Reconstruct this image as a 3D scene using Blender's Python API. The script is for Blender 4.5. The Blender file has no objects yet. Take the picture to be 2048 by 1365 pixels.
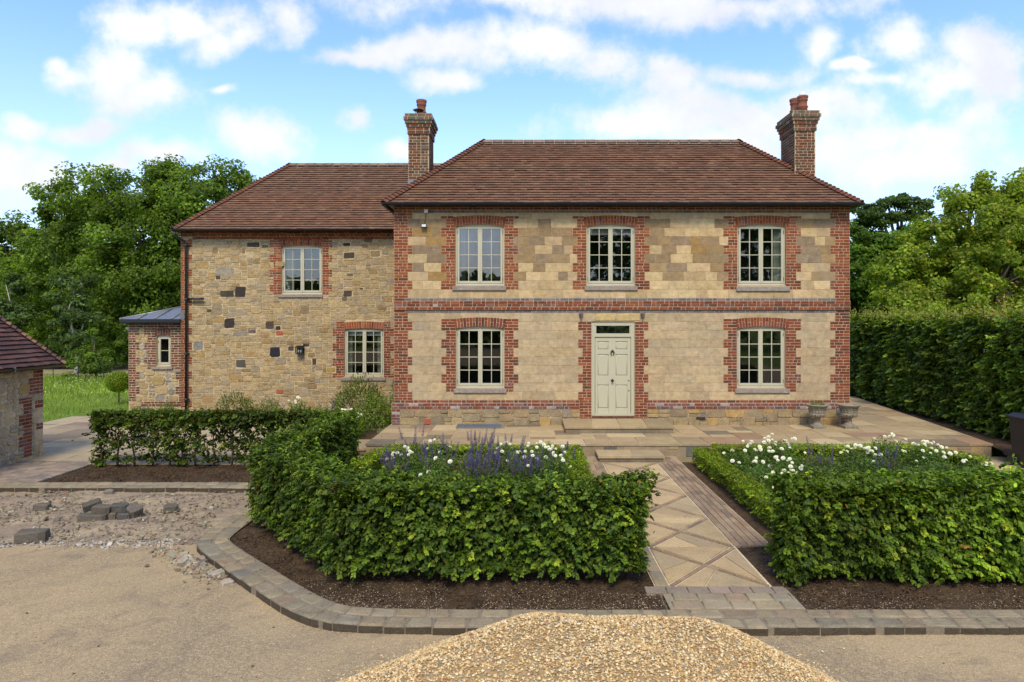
import bpy, math, random
import numpy as np
from mathutils import Vector, Matrix
random.seed(7); RNG = np.random.default_rng(11)
R = math.radians
sc = bpy.context.scene
COL = sc.collection
# ------------------------------------------------------------------ camera
HC = 2.97; FP = 1365.0; VX, VY = 1050.0, 640.0
cd = bpy.data.cameras.new('camera'); cam = bpy.data.objects.new('camera', cd); COL.objects.link(cam)
cam.location = (0, 0, HC); cam.rotation_euler = (R(90), 0, 0)
cd.sensor_width = 36; cd.lens = 24.0; cd.shift_x = -(VX-1024)/2048; cd.shift_y = -(682.5-VY)/2048
cd.clip_end = 2000; cd.clip_start = 0.05
sc.camera = cam
sc.view_settings.view_transform = 'Standard'; sc.view_settings.look = 'None'
sc.view_settings.gamma = 1.0; sc.view_settings.exposure = 0.37
sc.cycles.max_bounces = 5; sc.cycles.transparent_max_bounces = 8
sc.cycles.diffuse_bounces = 2; sc.cycles.glossy_bounces = 2; sc.cycles.transmission_bounces = 3
# ------------------------------------------------------------------ node helpers
class NT:
    def __init__(s, tree): s.t = tree; s.n = tree.nodes; s.l = tree.links
    def new(s, typ, **kw):
        n = s.n.new(typ)
        for k, v in kw.items(): setattr(n, k, v)
        return n
    def put(s, sock, v):
        if isinstance(v, bpy.types.NodeSocket): s.l.new(v, sock)
        elif v is not None: sock.default_value = v
    def math(s, op, a, b=None, c=None, clamp=False):
        n = s.new('ShaderNodeMath', operation=op); n.use_clamp = clamp
        s.put(n.inputs[0], a); s.put(n.inputs[1], b); s.put(n.inputs[2], c); return n.outputs[0]
    def vm(s, op, a, b=None):
        n = s.new('ShaderNodeVectorMath', operation=op); s.put(n.inputs[0], a); s.put(n.inputs[1], b)
        return n.outputs['Value'] if op in ('LENGTH', 'DOT_PRODUCT') else n.outputs[0]
    def noise(s, vec, scale, detail=4, rough=.55, dist=0):
        n = s.new('ShaderNodeTexNoise'); s.put(n.inputs['Vector'], vec)
        n.inputs['Scale'].default_value = scale; n.inputs['Detail'].default_value = detail
        n.inputs['Roughness'].default_value = rough; n.inputs['Distortion'].default_value = dist
        return n.outputs['Fac']
    def ramp(s, fac, stops, interp='LINEAR'):
        n = s.new('ShaderNodeValToRGB'); n.color_ramp.interpolation = interp; s.put(n.inputs[0], fac)
        e = n.color_ramp.elements
        while len(e) < len(stops): e.new(0.5)
        for i, (p, c) in enumerate(stops):
            e[i].position = p; e[i].color = (c[0], c[1], c[2], 1) if hasattr(c, '__len__') else (c, c, c, 1)
        return n.outputs[0]
    def mix(s, fac, a, b, blend='MIX'):
        n = s.new('ShaderNodeMix', data_type='RGBA', blend_type=blend)
        s.put(n.inputs[0], fac)
        for sock, v in ((n.inputs[6], a), (n.inputs[7], b)):
            if isinstance(v, tuple) and len(v) == 3: v = (*v, 1)
            s.put(sock, v)
        return n.outputs[2]
    def smooth(s, v, lo, hi):
        n = s.new('ShaderNodeMapRange', interpolation_type='SMOOTHSTEP'); s.put(n.inputs[0], v)
        n.inputs[1].default_value = lo; n.inputs[2].default_value = hi; return n.outputs[0]
# ------------------------------------------------------------------ world
SUN_EL, SUN_AZ = 50.0, 181.0        # azimuth measured clockwise from +Y
w = bpy.data.worlds.new('World'); sc.world = w; w.use_nodes = True
w.cycles.sampling_method = 'MANUAL'; w.cycles.sample_map_resolution = 256
W = NT(w.node_tree); W.n.clear()
sky = W.new('ShaderNodeTexSky', sky_type='NISHITA'); sky.sun_disc = False
sky.sun_elevation = R(SUN_EL); sky.sun_rotation = R(SUN_AZ); sky.altitude = 50
sky.air_density = 1.0; sky.dust_density = 0.6; sky.ozone_density = 2.2
bg = W.new('ShaderNodeBackground'); bg.inputs[1].default_value = 0.14
out = W.new('ShaderNodeOutputWorld'); W.l.new(bg.outputs[0], out.inputs[0])
tc = W.new('ShaderNodeTexCoord'); D = tc.outputs['Generated']
sx = W.new('ShaderNodeSeparateXYZ'); W.l.new(D, sx.inputs[0])
dy = W.math('MAXIMUM', sx.outputs[1], 0.05)
cx = W.new('ShaderNodeCombineXYZ')
W.l.new(W.math('DIVIDE', sx.outputs[0], dy), cx.inputs[0]); W.l.new(W.math('DIVIDE', sx.outputs[2], dy), cx.inputs[1])
UV = cx.outputs[0]
nz = W.new('ShaderNodeTexNoise'); nz.inputs['Scale'].default_value = 5.0; nz.inputs['Detail'].default_value = 5
W.l.new(UV, nz.inputs['Vector'])
warp = W.vm('MULTIPLY', W.vm('SUBTRACT', nz.outputs['Color'], (.5, .5, .5)), (.16, .09, 0))
UVW = W.vm('ADD', UV, warp)
BL = [(130,150,62,30),(110,130,40,22),(250,140,105,70),(330,190,100,55),(300,40,95,48),(400,40,100,50),(450,80,60,45),(565,40,65,55),
 (700,110,90,25),(850,95,170,35),(1040,90,190,50),(1190,125,80,45),(890,160,75,30),(1200,-10,460,58),(1480,0,190,50),
 (1645,85,45,42),(1800,100,75,48),(1970,110,90,55),(1890,170,170,55),(1760,162,50,22),(1710,135,45,14),(1950,240,75,60),(2000,170,60,80),
 (1330,150,60,50),(1500,148,150,28),(1400,205,150,55),(1300,245,210,48),(1640,225,130,62),(1500,240,180,60),(1850,285,170,42),(1800,340,260,50),(1450,300,240,50),(1680,300,150,50),
 (40,245,65,26),(190,253,95,24),(40,350,130,62),(300,310,110,32),(240,330,80,30),(510,278,78,46),(790,315,60,26),(480,190,30,15),(685,250,26,30)]
acc = None
for (px, py, rx, ry) in BL:
    u0, v0 = (px-VX)/FP, (VY-py)/FP; ku, kv = FP/rx/1.3, FP/ry/1.3
    n = W.new('ShaderNodeVectorMath', operation='MULTIPLY_ADD'); W.put(n.inputs[0], UVW); n.inputs[1].default_value = (ku, kv, 0); n.inputs[2].default_value = (-u0*ku, -v0*kv, 0)
    e = W.vm('LENGTH', n.outputs[0])
    if acc is None: acc = e
    else:
        n = W.new('ShaderNodeMath', operation='SMOOTH_MIN'); W.put(n.inputs[0], acc); W.put(n.inputs[1], e); n.inputs[2].default_value = .3; acc = n.outputs[0]
acc = W.math('SUBTRACT', 1.0, acc)
fb = W.noise(UV, 7, 7, .62); fb2 = W.noise(UV, 26, 3, .6)
fld = W.math('ADD', acc, W.math('MULTIPLY', W.math('SUBTRACT', fb, .5), 2.3))
fld = W.math('ADD', fld, W.math('MULTIPLY', W.math('SUBTRACT', fb2, .5), .5))
front = W.smooth(fld, -.02, .80)
gen = W.smooth(W.noise(D, 3.2, 7, .6), .42, .66)
isf = W.smooth(sx.outputs[1], .05, .3)
mask = W.math('ADD', W.math('MULTIPLY', front, isf), W.math('MULTIPLY', gen, W.math('SUBTRACT', 1.0, isf)))
shade = W.noise(UV, 4.0, 5, .6)
ccol = W.ramp(shade, [(.36, (4.95, 5.05, 5.35)), (.56, (6.0, 6.0, 6.0)), (.7, (6.5, 6.45, 6.3))])
up = W.smooth(sx.outputs[2], -.02, .5)
skyc = W.mix(1.0, sky.outputs[0], (1.08, 1.10, 1.30), 'MULTIPLY')
hz = W.mix(W.math('MULTIPLY', W.smooth(sx.outputs[2], .38, .02), .5), W.mix(1.0, skyc, (1.25, 1.38, 1.42), 'MULTIPLY'), (5.1, 5.6, 6.0))
W.l.new(W.mix(W.math('MULTIPLY', mask, .94), hz, ccol), bg.inputs[0])
# ------------------------------------------------------------------ sun
sd = bpy.data.lights.new('sun', 'SUN'); sd.energy = 2.6; sd.angle = R(16); sd.color = (1, .89, .67)
so = bpy.data.objects.new('sun', sd); COL.objects.link(so)
az, el = R(SUN_AZ), R(SUN_EL)
tos = Vector((math.sin(az)*math.cos(el), math.cos(az)*math.cos(el), math.sin(el)))
so.rotation_euler = tos.to_track_quat('Z', 'Y').to_euler(); so.location = (10, -10, 20)
# ------------------------------------------------------------------ object helpers
def tag(o, label=None, cat=None, group=None, kind=None):
    for k, v in (('label', label), ('category', cat), ('group', group), ('kind', kind)):
        if v: o[k] = v
    return o
def empty(name, loc=(0, 0, 0), label=None, cat=None, group=None):
    o = bpy.data.objects.new(name, None); o.empty_display_size = .2; COL.objects.link(o); o.location = loc
    return tag(o, label, cat, group)
def link(name, me, mat, parent=None, label=None):
    o = bpy.data.objects.new(name, me); COL.objects.link(o)
    if mat is not None:
        for m in (mat if isinstance(mat, (list, tuple)) else [mat]):
            if m.name not in [x.name for x in me.materials if x]: me.materials.append(m)
    if parent is not None:
        o.parent = parent
        if parent.type == 'EMPTY' or True:
            o.matrix_parent_inverse = world_of(parent).inverted()
    if label: o['label'] = label
    return o
def world_of(o):
    m = Matrix.LocRotScale(o.location, o.rotation_euler, o.scale)
    if o.parent: m = world_of(o.parent) @ o.matrix_parent_inverse @ m
    return m
def copy_tree(o, parent=None):
    c = o.copy(); COL.objects.link(c)
    if parent is not None: c.parent = parent
    for ch in o.children: copy_tree(ch, c)
    return c
def np_mesh(name, V, F, C=None, smooth=False):
    me = bpy.data.meshes.new(name); V = np.asarray(V, np.float32).reshape(-1, 3); F = np.asarray(F, np.int32)
    n, k = F.shape
    me.vertices.add(len(V)); me.vertices.foreach_set('co', V.ravel())
    me.loops.add(n*k); me.loops.foreach_set('vertex_index', F.ravel())
    me.polygons.add(n); me.polygons.foreach_set('loop_start', np.arange(n, dtype=np.int32)*k)
    me.polygons.foreach_set('use_smooth', np.full(n, smooth, dtype=bool))
    me.update(calc_edges=True)
    if C is not None: setcol(me, C)
    return me
def setcol(me, C):
    C = np.asarray(C, np.float32)
    if C.shape[1] == 3: C = np.concatenate([C, np.ones((len(C), 1), np.float32)], 1)
    a = me.attributes.new('col', 'FLOAT_COLOR', 'FACE'); a.data.foreach_set('color', C.ravel())
def X_at(px, Y): return (px-VX)*Y/FP
def Z_at(py, Y): return HC+(VY-py)*Y/FP
def frame(o, U, V):
    o = Vector(o); U = Vector(U).normalized(); V = Vector(V).normalized(); N = U.cross(V)
    return lambda u, v, w=0: (o+U*u+V*v+N*w)
IDENT = lambda x, y, z: Vector((x, y, z))
class MB:
    def __init__(s): s.v = []; s.f = []; s.c = []; s.s = []; s.m = []
    def face(s, idx, c, sm=False, m=0): s.f.append(idx); s.c.append(c); s.s.append(sm); s.m.append(m)
    def quad(s, pts, c, m=0):
        b = len(s.v); s.v += [tuple(p) for p in pts]; s.face(tuple(range(b, b+len(pts))), c, m=m)
    def block(s, poly, w0, w1, c, bev=.003, F=IDENT, back=False, m=0, side=None):
        """prism of a 2-D polygon in the frame F with a bevelled front"""
        n = len(poly); b = len(s.v)
        cu = sum(p[0] for p in poly)/n; cv = sum(p[1] for p in poly)/n
        ins = inset(poly, bev)
        if len(ins) != n: ins = [(cu+(p[0]-cu)*.93, cv+(p[1]-cv)*.93) for p in poly]
        for p in poly: s.v.append(tuple(F(p[0], p[1], w0)))
        for p in poly: s.v.append(tuple(F(p[0], p[1], w1-bev*.8)))
        for p in ins: s.v.append(tuple(F(p[0], p[1], w1)))
        for i in range(n):
            j = (i+1) % n
            s.face((b+i, b+j, b+n+j, b+n+i), side or c, m=m); s.face((b+n+i, b+n+j, b+2*n+j, b+2*n+i), c, True, m=m)
        s.face(tuple(b+2*n+i for i in range(n)), c, m=m)
        if back: s.face(tuple(b+n-1-i for i in range(n)), c, m=m)
    def rect(s, u0, u1, v0, v1, w0, w1, c, bev=.003, F=IDENT, **k):
        s.block([(u0, v0), (u1, v0), (u1, v1), (u0, v1)], w0, w1, c, bev, F, **k)
    def box(s, a, b_, c, F=IDENT, m=0):
        (x0, y0, z0), (x1, y1, z1) = a, b_; b = len(s.v)
        for z in (z0, z1):
            for (x, y) in ((x0, y0), (x1, y0), (x1, y1), (x0, y1)): s.v.append(tuple(F(x, y, z)))
        for q in ((0, 3, 2, 1), (4, 5, 6, 7), (0, 1, 5, 4), (1, 2, 6, 5), (2, 3, 7, 6), (3, 0, 4, 7)):
            s.face(tuple(b+i for i in q), c, m=m)
    def tube(s, pts, rad, c, n=8, caps=True, m=0):
        pts = [Vector(p) for p in pts]; rad = rad if hasattr(rad, '__len__') else [rad]*len(pts); b = len(s.v)
        up = None
        for i, p in enumerate(pts):
            t = (pts[min(i+1, len(pts)-1)]-pts[max(i-1, 0)]).normalized()
            if up is None: up = t.orthogonal().normalized()
            up = (up-t*up.dot(t)); up = up.normalized() if up.length > 1e-5 else t.orthogonal().normalized()
            q = t.cross(up)
            for k in range(n):
                a = 2*math.pi*k/n; s.v.append(tuple(p+(up*math.cos(a)+q*math.sin(a))*rad[i]))
        for i in range(len(pts)-1):
            for k in range(n):
                k2 = (k+1) % n; s.face((b+i*n+k, b+i*n+k2, b+(i+1)*n+k2, b+(i+1)*n+k), c, True, m=m)
        if caps:
            s.face(tuple(b+n-1-k for k in range(n)), c, m=m); e = b+(len(pts)-1)*n; s.face(tuple(e+k for k in range(n)), c, m=m)
    def lathe(s, o, prof, c, n=24, gad=None, m=0):
        b = len(s.v)
        for i, (r, z) in enumerate(prof):
            for k in range(n):
                a = 2*math.pi*k/n; rr = r*(1+(gad[i]*math.cos(a*10) if gad else 0))
                s.v.append((o[0]+rr*math.cos(a), o[1]+rr*math.sin(a), o[2]+z))
        for i in range(len(prof)-1):
            for k in range(n):
                k2 = (k+1) % n; s.face((b+i*n+k, b+i*n+k2, b+(i+1)*n+k2, b+(i+1)*n+k), c, True, m=m)
        s.face(tuple(b+n-1-k for k in range(n)), c, m=m); e = b+(len(prof)-1)*n; s.face(tuple(e+k for k in range(n)), c, m=m)
    def build(s, name, mat, parent=None, label=None):
        me = bpy.data.meshes.new(name); me.from_pydata(s.v, [], s.f); setcol(me, [tuple(c[:3]) for c in s.c])
        me.polygons.foreach_set('use_smooth', s.s); me.polygons.foreach_set('material_index', s.m); me.update()
        return link(name, me, mat, parent, label)
def clip(poly, a, b, c):
    """keep a*x+b*y<=c"""
    o = []
    for i in range(len(poly)):
        p, q = poly[i], poly[(i+1) % len(poly)]; dp = a*p[0]+b*p[1]-c; dq = a*q[0]+b*q[1]-c
        if dp <= 0: o.append(p)
        if (dp < 0 < dq) or (dq < 0 < dp):
            t = dp/(dp-dq); o.append((p[0]+(q[0]-p[0])*t, p[1]+(q[1]-p[1])*t))
    r = []
    for p in o:
        if not r or abs(p[0]-r[-1][0])+abs(p[1]-r[-1][1]) > 1e-4: r.append(p)
    if len(r) > 1 and abs(r[0][0]-r[-1][0])+abs(r[0][1]-r[-1][1]) < 1e-4: r.pop()
    return r if len(r) > 2 else []
def area(p): return .5*sum(p[i][0]*p[(i+1) % len(p)][1]-p[(i+1) % len(p)][0]*p[i][1] for i in range(len(p)))
def inset(poly, d):
    o = list(poly); n = len(poly)
    for i in range(n):
        p, q = poly[i], poly[(i+1) % n]; ex, ey = q[0]-p[0], q[1]-p[1]; L = math.hypot(ex, ey) or 1e-9
        a, b = ey/L, -ex/L
        o = clip(o, a, b, a*p[0]+b*p[1]-d)
        if not o: return []
    return o
def pick(pal): 
    c = random.choices([p[1] for p in pal], [p[0] for p in pal])[0]; k = random.uniform(.88, 1.12)
    return tuple(min(1, x*k*random.uniform(.985, 1.015)) for x in c)
def pack(u0, u1, v0, v1, cell, sizes, blocked=None, wide=False):
    nu = max(1, round((u1-u0)/cell)); nv = max(1, round((v1-v0)/cell)); cu = (u1-u0)/nu; cv = (v1-v0)/nv
    g = [[False]*nu for _ in range(nv)]; out = []
    if blocked:
        for j in range(nv):
            for i in range(nu):
                if blocked(u0+(i+.5)*cu, v0+(j+.5)*cv): g[j][i] = True
    for j in range(nv):
        for i in range(nu):
            if g[j][i]: continue
            a, b = random.choices([s[1:] for s in sizes], [s[0] for s in sizes])[0]
            ww = 0
            while ww < a and i+ww < nu and not g[j][i+ww]: ww += 1
            hh = 1
            if wide: b = min(b, max(1, int(ww*.75+.5)))
            while hh < b and j+hh < nv and all(not g[j+hh][i+q] for q in range(ww)): hh += 1
            for y in range(j, j+hh):
                for x in range(i, i+ww): g[y][x] = True
            out.append((u0+i*cu, u0+(i+ww)*cu, v0+j*cv, v0+(j+hh)*cv))
    return out
# pseudo noise for numpy
_dirs = RNG.normal(size=(24, 3)); _ph = RNG.uniform(0, 6.28, 24)
def pn(P, freq, seed=0):
    r = 0
    for i in range(6):
        d = _dirs[(seed*5+i) % 24]; d = d/np.linalg.norm(d); r = r+np.sin((P@d)*freq*(1+.37*i)+_ph[(seed*3+i) % 24]+seed)
    return r/6*1.6
def unit(a): return a/np.maximum(np.linalg.norm(a, axis=1, keepdims=True), 1e-9)
def leaves(name, P, N, size, C, mat, parent=None, asp=.58, detailed=False, tip=None, label=None):
    n = len(P); N = unit(N); rnd = RNG.normal(size=(n, 3))
    if tip is not None: rnd = tip+rnd*.45
    T = unit(rnd-N*np.sum(rnd*N, 1, keepdims=True)); B = np.cross(N, T); s = np.asarray(size).reshape(-1, 1)*np.ones((n, 1))
    if detailed:
        h = s*asp*.5; up = N*s*.10; dr = -N*s*.08
        V = np.stack([P-T*s*.5, P-T*s*.22+B*h*.85+up, P+T*s*.12+B*h+up, P+T*s*.5+dr, P+T*s*.12-B*h+up, P-T*s*.22-B*h*.85+up], 1)
        b = np.arange(n)[:, None]*6; F = np.concatenate([b+np.array([[0, 3, 2, 1]]), b+np.array([[0, 5, 4, 3]])], 1).reshape(-1, 4)
        C = np.repeat(C, 2, 0)
    else:
        V = np.stack([P-T*s*.5, P+B*s*asp*.5, P+T*s*.5, P-B*s*asp*.5], 1)
        F = (np.arange(n)[:, None]*4+np.array([[0, 1, 2, 3]]))
    return link(name, np_mesh(name, V, F, C), mat, parent, label)
OCT = np.array([(1, 0, 0), (0, 1, 0), (-1, 0, 0), (0, -1, 0), (0, 0, 1), (0, 0, -1)], float)
OCF = np.array([(0, 1, 4), (1, 2, 4), (2, 3, 4), (3, 0, 4), (1, 0, 5), (2, 1, 5), (3, 2, 5), (0, 3, 5)])
CUB = np.array([(x, y, z) for z in (-1, 1) for (x, y) in ((-1, -1), (1, -1), (1, 1), (-1, 1))], float)*.75
CUF = np.array([(0, 3, 2, 1), (4, 5, 6, 7), (0, 1, 5, 4), (1, 2, 6, 5), (2, 3, 7, 6), (3, 0, 4, 7)])
def stones_np(P, size, C, base='oct', flat=.6):
    n = len(P); B0, F0 = (OCT, OCF) if base == 'oct' else (CUB, CUF)
    s = np.asarray(size).reshape(-1, 1, 1); sc3 = RNG.uniform(.6, 1.2, (n, 1, 3)); sc3[:, :, 2] *= flat
    V = B0[None]*sc3*(1+RNG.uniform(-.22, .22, (n, len(B0), 3)))
    a = RNG.uniform(0, 6.28, n); t = RNG.normal(0, .35, n)
    ca, sa, ct, st = np.cos(a), np.sin(a), np.cos(t), np.sin(t)
    x, y, z = V[..., 0], V[..., 1], V[..., 2]
    y2 = y*ct[:, None]-z*st[:, None]; z2 = y*st[:, None]+z*ct[:, None]
    V = np.stack([x*ca[:, None]-y2*sa[:, None], x*sa[:, None]+y2*ca[:, None], z2], -1)*s*.5+P[:, None]
    F = (np.arange(n)[:, None, None]*len(B0)+F0[None]).reshape(-1, F0.shape[1])
    return V.reshape(-1, 3), F, np.repeat(C, len(F0), 0)
# ------------------------------------------------------------------ materials
def new_mat(name):
    m = bpy.data.materials.new(name); m.use_nodes = True; T = NT(m.node_tree); T.n.clear()
    o = T.new('ShaderNodeOutputMaterial'); p = T.new('ShaderNodeBsdfPrincipled'); T.l.new(p.outputs[0], o.inputs[0])
    T.p = p; T.o = o; T.pos = T.new('ShaderNodeNewGeometry').outputs['Position']
    return m, T
def attrcol(T):
    a = T.new('ShaderNodeAttribute'); a.attribute_name = 'col'; return a.outputs['Color']
def bump(T, h, strength, dist):
    b = T.new('ShaderNodeBump'); b.inputs['Strength'].default_value = strength; b.inputs['Distance'].default_value = dist
    T.put(b.inputs['Height'], h); T.l.new(b.outputs[0], T.p.inputs['Normal'])
def masonry(name, rough=.92, fine=90, coarse=9, contrast=.35, stain=None, stainamt=.5, stainscale=1.1, bstr=.5, bdist=.004, spec=.25, strat=0):
    m, T = new_mat(name); c = attrcol(T)
    n1 = T.noise(T.pos, fine, 5, .65); n2 = T.noise(T.pos, coarse, 5, .6)
    k = T.ramp(n1, [(.25, 1-contrast), (.75, 1+contrast)]); k2 = T.ramp(n2, [(.25, 1-contrast*.7), (.75, 1+contrast*.7)])
    c = T.mix(1, T.mix(1, c, k, 'MULTIPLY'), k2, 'MULTIPLY')
    if strat:
        wv = T.noise(T.vm('MULTIPLY', T.pos, (4, 4, 55)), 1.0, 4, .6, 1.2)
        c = T.mix(strat, c, T.ramp(wv, [(.35, .62), (.6, 1.15)]), 'MULTIPLY')
    if stain:
        s = T.smooth(T.noise(T.pos, stainscale, 6, .62), .50, .72)
        sp = T.smooth(T.noise(T.pos, 26, 5, .7), .46, .62)
        c = T.mix(T.math('MULTIPLY', T.math('MULTIPLY', s, sp), stainamt), c, stain)
    T.put(T.p.inputs['Base Color'], c); T.p.inputs['Roughness'].default_value = rough
    T.p.inputs['Specular IOR Level'].default_value = spec
    bump(T, T.math('ADD', n1, T.math('MULTIPLY', n2, 1.6)), bstr, bdist)
    return m
def plain(name, col, rough=.5, metal=0, bstr=0, scale=40, var=.08, spec=.5):
    m, T = new_mat(name); n = T.noise(T.pos, scale, 4, .6)
    T.put(T.p.inputs['Base Color'], T.mix(1, (*col, 1), T.ramp(n, [(.25, 1-var), (.75, 1+var)]), 'MULTIPLY'))
    T.p.inputs['Roughness'].default_value = rough; T.p.inputs['Metallic'].default_value = metal
    T.p.inputs['Specular IOR Level'].default_value = spec
    if bstr: bump(T, n, bstr, .003)
    return m
def leafmat(name, trans=.3, rough=.5, spec=.22):
    m, T = new_mat(name); c = attrcol(T)
    T.put(T.p.inputs['Base Color'], c); T.p.inputs['Roughness'].default_value = rough; T.p.inputs['Specular IOR Level'].default_value = spec
    t = T.new('ShaderNodeBsdfTranslucent'); T.put(t.inputs[0], T.mix(1, c, (1.9, 1.9, .6, 1), 'MULTIPLY'))
    x = T.new('ShaderNodeMixShader'); x.inputs[0].default_value = trans
    T.l.new(T.p.outputs[0], x.inputs[1]); T.l.new(t.outputs[0], x.inputs[2]); T.l.new(x.outputs[0], T.o.inputs[0])
    return m
def glassmat(name, f0, f1, tint=(.8, .85, .85)):
    m, T = new_mat(name); T.n.remove(T.p)
    tr = T.new('ShaderNodeBsdfTransparent'); tr.inputs[0].default_value = (*tint, 1)
    g = T.new('ShaderNodeBsdfGlossy'); g.inputs['Roughness'].default_value = .015
    nb = T.new('ShaderNodeBump'); nb.inputs['Strength'].default_value = .06; nb.inputs['Distance'].default_value = .01
    T.put(nb.inputs['Height'], T.noise(T.pos, 3.5, 2, .5)); T.l.new(nb.outputs[0], g.inputs['Normal'])
    x = T.new('ShaderNodeMixShader'); lw = T.new('ShaderNodeLayerWeight'); lw.inputs[0].default_value = .35
    T.put(x.inputs[0], T.math('ADD', f0, T.math('MULTIPLY', lw.outputs['Facing'], f1)))
    T.l.new(tr.outputs[0], x.inputs[1]); T.l.new(g.outputs[0], x.inputs[2]); T.l.new(x.outputs[0], T.o.inputs[0])
    return m
M = dict(
 wall=masonry('wall_masonry', stain=(.36, .33, .28, 1), stainamt=.7, stainscale=.8, contrast=.34, bstr=.9, bdist=.006, strat=.3),
 rubble=masonry('rubble_masonry', fine=45, coarse=9, contrast=.36, strat=.35, stain=(.36, .32, .26, 1), stainamt=.3, bstr=.9, bdist=.012),
 brick=masonry('red_brick', contrast=.25, stain=(.40, .36, .33, 1), stainamt=.35, stainscale=1.6),
 chim=masonry('old_brick', contrast=.35, stain=(.16, .14, .11, 1), stainamt=.75, stainscale=2.2, bstr=.8),
 plinth=masonry('plinth_stone', fine=40, coarse=6, contrast=.35, stain=(.14, .12, .08, 1), stainamt=.55, stainscale=2.2, bstr=1, bdist=.015),
 tile=masonry('clay_roof_tile', fine=70, coarse=1.3, contrast=.16, stain=(.09, .07, .06, 1), stainamt=.3, stainscale=.9, bstr=.4, rough=.85),
 slab=masonry('sandstone_paving', fine=30, coarse=3.5, contrast=.22, stain=(.16, .13, .095, 1), stainamt=.5, stainscale=1.4, bstr=.5, bdist=.006, rough=.85),
 sett=masonry('granite_setts', fine=60, coarse=7, contrast=.28, stain=(.12, .10, .07, 1), stainamt=.7, stainscale=2.5, bstr=1, bdist=.014, rough=.85),
 cream=plain('cream_paint', (.47, .435, .30), .38, var=.03), lead=plain('lead_sheet', (.19, .195, .205), .42, metal=.35, var=.15, scale=6),
 black=plain('black_iron', (.012, .012, .013), .4, var=.2), blackp=plain('black_cast_gutter', (.014, .014, .015), .45, var=.2),
 sill=masonry('sill_stone', fine=50, coarse=12, contrast=.3, stain=(.42, .40, .36, 1), stainamt=.8, stainscale=5),
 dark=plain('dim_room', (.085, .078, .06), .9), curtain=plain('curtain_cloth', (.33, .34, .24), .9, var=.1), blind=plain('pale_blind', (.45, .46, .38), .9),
 glass=glassmat('window_glass', .10, .32), glass_sky=glassmat('window_glass_bright', .22, .3, (.5, .52, .56)), glass_mid=glassmat('window_glass_old', .15, .3, (.6, .62, .62)),
 leaf=leafmat('hedge_leaf'), tree=leafmat('tree_leaf', .5, .6, .2), bark=masonry('bark', fine=25, coarse=6, contrast=.5, bstr=1, bdist=.02),
 stonecast=masonry('weathered_stone', fine=60, coarse=18, contrast=.5, stain=(.10, .09, .06, 1), stainamt=.8, stainscale=6, bstr=1, bdist=.01),
 petal=leafmat('petal', .25, .6, .2), pot=masonry('terracotta', contrast=.2, stain=(.1, .07, .06, 1), stainamt=.6, stainscale=5),
 bin=plain('bin_plastic', (.016, .015, .016), .45, bstr=.2, var=.3), grate=plain('steel_grate', (.22, .27, .33), .4, metal=.6, var=.1),
 white=plain('white_plastic', (.7, .7, .66), .4, var=.03),
)
# ================================================================== THE FARMHOUSE
BR = [(5, (0.209, 0.055, 0.023)), (4, (0.175, 0.046, 0.020)), (2, (0.248, 0.079, 0.030)), (2, (0.136, 0.040, 0.021)), (.8, (0.097, 0.044, 0.027))]
BRU = [(4, (0.263, 0.074, 0.023)), (4, (0.229, 0.059, 0.021)), (3, (0.194, 0.052, 0.021)), (.8, (0.126, 0.044, 0.023)), (1, (0.302, 0.108, 0.036))]
BRO = [(4, (0.141, 0.050, 0.028)), (3, (0.097, 0.039, 0.029)), (2, (0.176, 0.061, 0.032)), (2, (0.079, 0.050, 0.036)), (1, (0.132, 0.099, 0.071))]
BRP = [(3, (.16, .075, .058)), (3, (.20, .095, .07)), (1, (.12, .075, .065)), (1.0, (.34, .28, .24))]
GREY = [(3, (0.207, 0.152, 0.120)), (2, (0.161, 0.126, 0.105)), (1, (0.218, 0.137, 0.100)), (1, (0.127, 0.095, 0.085))]
STN = [(5, (0.499, 0.357, 0.181)), (4, (0.468, 0.336, 0.177)), (2, (0.529, 0.386, 0.207)), (1, (0.437, 0.312, 0.153))]
STNL = [(5, (0.438, 0.328, 0.186)), (3, (0.448, 0.328, 0.182)), (3, (0.427, 0.323, 0.192)), (1, (0.448, 0.333, 0.192))]
STD = [(4, (0.278, 0.188, 0.095)), (3, (0.319, 0.212, 0.099)), (2, (0.257, 0.182, 0.107)), (1, (0.339, 0.206, 0.074))]
MORT = (.44, .32, .19); MORTB = (.50, .385, .25)
RUB = [(6, (0.416, 0.296, 0.147)), (5, (0.389, 0.281, 0.142)), (4, (0.367, 0.270, 0.147)), (2, (0.324, 0.250, 0.152)), (1.6, (0.356, 0.229, 0.093)), (1, (0.281, 0.187, 0.088)), (2, (0.443, 0.333, 0.186)), (.5, (0.270, 0.218, 0.157))]
RUBG = [(5, (.36, .31, .22)), (4, (.30, .265, .20)), (3, (.42, .34, .20)), (2, (.24, .21, .17)), (1, (.34, .24, .1))]
CH = .0757
def brick_fill(mb, xa, xb, za, zb, w1, pal, F, n=None, par=0, w0=-.03, j=.0063, mortar=None):
    n = n or max(1, round((zb-za)/CH)); h = (zb-za)/n
    if mortar: mb.rect(xa, xb, za, zb, w0, w1-.006, mortar, 0.0005, F)
    for k in range(n):
        x = xa; fl = (k+par) % 2; first = True
        while x < xb-.02:
            L = .1125 if fl else .225
            if first and random.random() < .25: L *= .75
            first = False; e = x+L
            if xb-e < .07: e = xb
            mb.rect(x+j, e-j, za+k*h+j, za+(k+1)*h-j, w0, w1+random.uniform(-.0015, .0015), pick(pal), .0025, F)
            x = e; fl = 1-fl if random.random() < .8 else fl
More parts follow.
